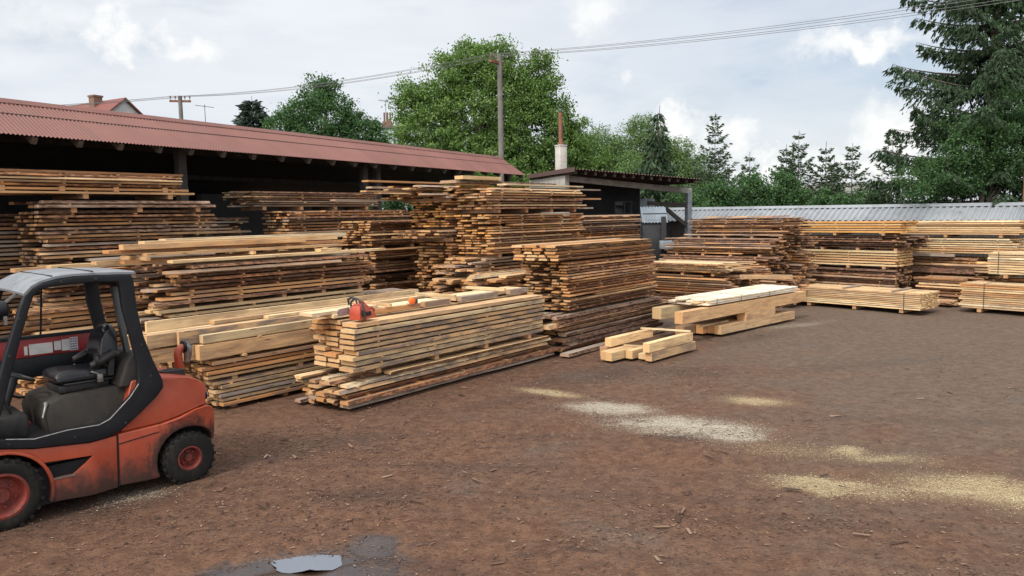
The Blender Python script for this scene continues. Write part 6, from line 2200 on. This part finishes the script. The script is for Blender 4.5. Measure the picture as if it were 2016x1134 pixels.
def build_trees():
    # the big round tree behind the concrete pole
    broad_tree("broadleaf_tree", "big spreading leafy tree behind the tall concrete pole", "tree", (-1.6, 43, 0),
               [(0, 0, 8.4, 3.2, 2.6, 3.3), (-2.7, 0, 7.4, 2.2, 2.0, 2.6), (2.6, .3, 7.6, 2.6, 2.2, 3.2), (.2, -.6, 10.4, 1.7, 1.5, 1.7), (-1.5, 0, 10.3, 1.3, 1.2, 1.4), (3.3, 0, 9.7, 1.3, 1.2, 2.0), (-3.9, 0, 8.9, 1.0, 1.0, 1.3),
                (4.6, .4, 6.4, 1.4, 1.3, 2.0), (0, -1.0, 5.6, 3.6, 1.8, 2.0), (-3.3, -.5, 5.4, 1.8, 1.5, 1.8), (1.2, 0, 11.4, .9, .9, .9), (-.6, 0, 11.6, .8, .8, .9), (3.9, -.3, 4.6, 1.8, 1.4, 2.0)],
               .15, 90, 'walnut', 1, trunk_r=.42, density=33, sub=.52, trunk_h=8)
    broad_tree("broadleaf_tree", "dark rounded tree rising above the ridge of the red shed roof", "tree", (-11.4, 47, 0),
               [(0, 0, 8.4, 2.4, 2.0, 1.9), (-2.0, 0, 7.8, 1.6, 1.5, 1.5), (2.2, 0, 7.6, 1.8, 1.6, 1.6), (-.3, 0, 10.1, 1.0, 1.0, .95), (.5, 0, 10.7, .6, .6, .6), (0, 0, 6.4, 3.3, 2.0, 1.8), (3.3, 0, 6.4, 1.2, 1.1, 1.2)],
               .145, 100, 'dark', 2, trunk_r=.3, density=36, sub=.48, trunk_h=8)
    conifer("spruce_tree", "bluish conifer left of the dark rounded tree above the shed".replace("left of", "standing beside"), (-17.2, 52, 0), 11.0, 4.2, 3, 'blue', whorls=30, per=11, spray=.42, nsp=40, droop=.0, up=.3, hang=.2)
    # saplings before the big tree
    for i, (x, y, h, lab) in enumerate(((-2.2, 37.5, 5.6, "bright lime green bush under the big tree, by the shed ridge"), (-.9, 38.0, 5.9, "bright lime green sapling just before the concrete pole"), (1.0, 38.5, 5.0, "leafy green bush between the pole and the flue chimney"))):
        broad_tree("bush", lab, "bush", (x, y, 0), [(0, 0, h - 1.5, 1.2, 1.0, 1.4), (.6, 0, h - 2.6, 1.2, 1.0, 1.4), (-.6, 0, h - 2.7, 1.2, 1.0, 1.3), (0, 0, h - 3.8, 1.5, 1.2, 1.4)], .13, 75, 'lime' if i < 2 else 'walnut', 10 + i, group="bushes behind the red shed", trunk_r=.07, density=36, sub=.4, trunk_h=3)
    # light willowy trees behind the workshop
    for i, (x, y, z, w, lab) in enumerate(((3.6, 44, 7.8, 1.9, "pointed leafy tree at the shoulder of the big tree, behind the flue"),
                                           (5.4, 46, 7.6, 2.0, "pale feathery willow behind the workshop, beside the flue pipe"),
                                           (7.6, 45, 8.2, 2.0, "tallest pale feathery willow behind the workshop roof"),
                                           (9.6, 45, 7.0, 2.0, "pale willow behind the workshop, beyond the drooping conifer"),
                                           (6.4, 41, 5.8, 2.3, "low dense willow right behind the workshop roof"))):
        broad_tree("willow_tree", lab, "willow", (x, y, 0), [(0, 0, z - 2.2, w, w * .8, 2.2), (-w * .6, 0, z - 3.2, w * .8, w * .8, 1.8), (w * .6, 0, z - 3.0, w * .8, w * .8, 1.9), (0, 0, z - .9, w * .45, w * .4, 1.1), (0, -.4, z - 4.4, w * 1.2, w, 1.6)],
                   .15, 90, 'willow' if i else 'walnut', 20 + i, group="willows behind the workshop", trunk_r=.14, density=34, sub=.5, aspect=.36, droop=.5, trunk_h=z - 3)
    conifer("weeping_spruce", "drooping dark conifer with a bent tip behind the workshop roof", (7.05, 38, 0), 8.0, 1.9, 4, 'spruce', whorls=20, per=6, droop=.8, up=-.2, spray=.32, nsp=44, lean=(.35, 0), hang=1.6, hw=.2, taper=.75)
    # spruces beyond the lean-to
    G = "young spruces beyond the lean-to"
    for i, (x, y, h, r_, wh, lab) in enumerate(((10.65, 40, 7.85, 1.75, 17, "tallest young spruce, standing beside the workshop canopy"),
                                               (12.15, 39, 5.75, 1.1, 11, "short bushy young spruce next to the tallest one"),
                                               (13.65, 38, 6.0, 1.2, 12, "slim young spruce crowding the one with the long bare tip"),
                                               (14.25, 38, 6.65, 1.55, 13, "young spruce with a long bare curled tip"),
                                               (15.60, 38, 6.10, 1.45, 12, "young spruce halfway along the row, with upswept branches"),
                                               (16.65, 39.5, 5.5, 1.0, 11, "smallest young spruce, squeezed between two others"),
                                               (16.90, 38, 6.0, 1.45, 12, "thin open young spruce before the barn roof"),
                                               (16.40, 33, 5.9, 1.55, 12, "open young spruce standing alone by the great dark spruce"))):
        conifer("young_spruce", lab, (x, y, 0), h, r_ * 1.4, 30 + i, 'young', G, whorls=wh, per=6, droop=-.12, up=.42, spray=.16, nsp=110, hang=-.1, hw=.20, taper=1.05, twigs=9, z0=.12, trunk_r=.06)
    for i, (x, y, h, w, lab) in enumerate(((9.6, 36.5, 4.3, 1.5, "dense round bush beside the canopy post"), (11.2, 36.6, 4.45, 1.5, "dense bush at the foot of the tallest young spruce"), (12.9, 36.4, 4.6, 1.1, "upright bush with a pointed top behind the lean-to"),
                                           (14.4, 35.4, 3.7, 1.3, "low bush beneath the young spruce with the bare tip"), (16.2, 34.2, 3.6, 1.3, "low bush beneath the upswept young spruce"), (8.4, 37.5, 3.8, 1.4, "shaded bush seen through the open canopy"))):
        broad_tree("bush", lab, "bush", (x, y, 0), [(0, 0, h - 1.2, w, w * .8, 1.2), (-w * .5, 0, h - 2.0, w, w * .8, 1.3), (w * .6, 0, h - 2.1, w, w * .8, 1.3), (0, 0, 1.4, w * 1.3, w, 1.2), (.2, 0, h - .45, w * .35, w * .3, .5)], .125, 80, 'dark', 50 + i, group="bushes behind the lean-to", trunk_r=.06, density=38, sub=.36, trunk_h=2.2)
    # the great dark spruce at the edge of the frame and the leafy tree in front of it
    conifer("spruce_tree", "great dark spruce with long drooping boughs towering over the lean-to", (17.8, 28.5, 0), 18.5, 4.7, 6, 'spruce', whorls=21, per=9, droop=.24, up=.12, spray=.17, nsp=290, hang=1.5, hw=.21, taper=.70, z0=.13, bare=.10, twigs=4, trunk_r=.30)
    broad_tree("broadleaf_tree", "leafy tree overlapping the lower boughs of the great dark spruce", "tree", (16.4, 26.6, 0),
               [(0, 0, 4.9, 1.4, 1.1, 1.1), (-1.2, 0, 4.0, 1.2, 1.0, .8), (1.3, 0, 4.2, 1.4, 1.0, 1.0), (.9, .2, 6.0, 1.0, .9, .8), (0, .2, 3.7, 2.0, .9, .6), (2.4, 0, 5.4, 1.2, 1.0, 1.2), (-1.9, .2, 3.6, 1.1, .8, .6), (.6, 0, 4.8, 2.2, 1.2, 1.4)], .085, 90, 'dark', 61, trunk_r=.12, density=44, sub=.36, trunk_h=4)
    broad_tree("broadleaf_tree", "thin leafed tree behind the rusty iron post at the frame edge", "tree", (18.6, 27.5, 0),
               [(0, 0, 8.2, 1.8, 1.5, 2.2), (.5, 0, 5.8, 1.6, 1.5, 1.6), (-.9, 0, 9.8, 1.0, 1.0, 1.2)], .13, 30, 'dark', 62, trunk_r=.14, density=14, sub=.42, trunk_h=8)
    # leafy growth seen through the open end of the shed
    for i, (x, y, h, lab) in enumerate(((-2.9, 29.5, 3.4, "green bush seen through the open end of the red shed"), (-5.6, 34.0, 4.8, "green bush further back through the open end of the red shed"))):
        broad_tree("bush", lab, "bush", (x, y, 0), [(0, 0, h - 1.1, 2.0, 1.0, 1.1), (.5, 0, 1.5, 2.4, 1.0, 1.5), (-1.4, 0, h - 1.6, 1.7, 1.0, 1.3), (1.4, 0, h - 1.7, 1.5, 1.0, 1.2)], .15, 44, 'dark', 70 + i, group="bushes behind the red shed", trunk_r=.05, density=40, sub=.36, trunk_h=1.6)


build_trees()
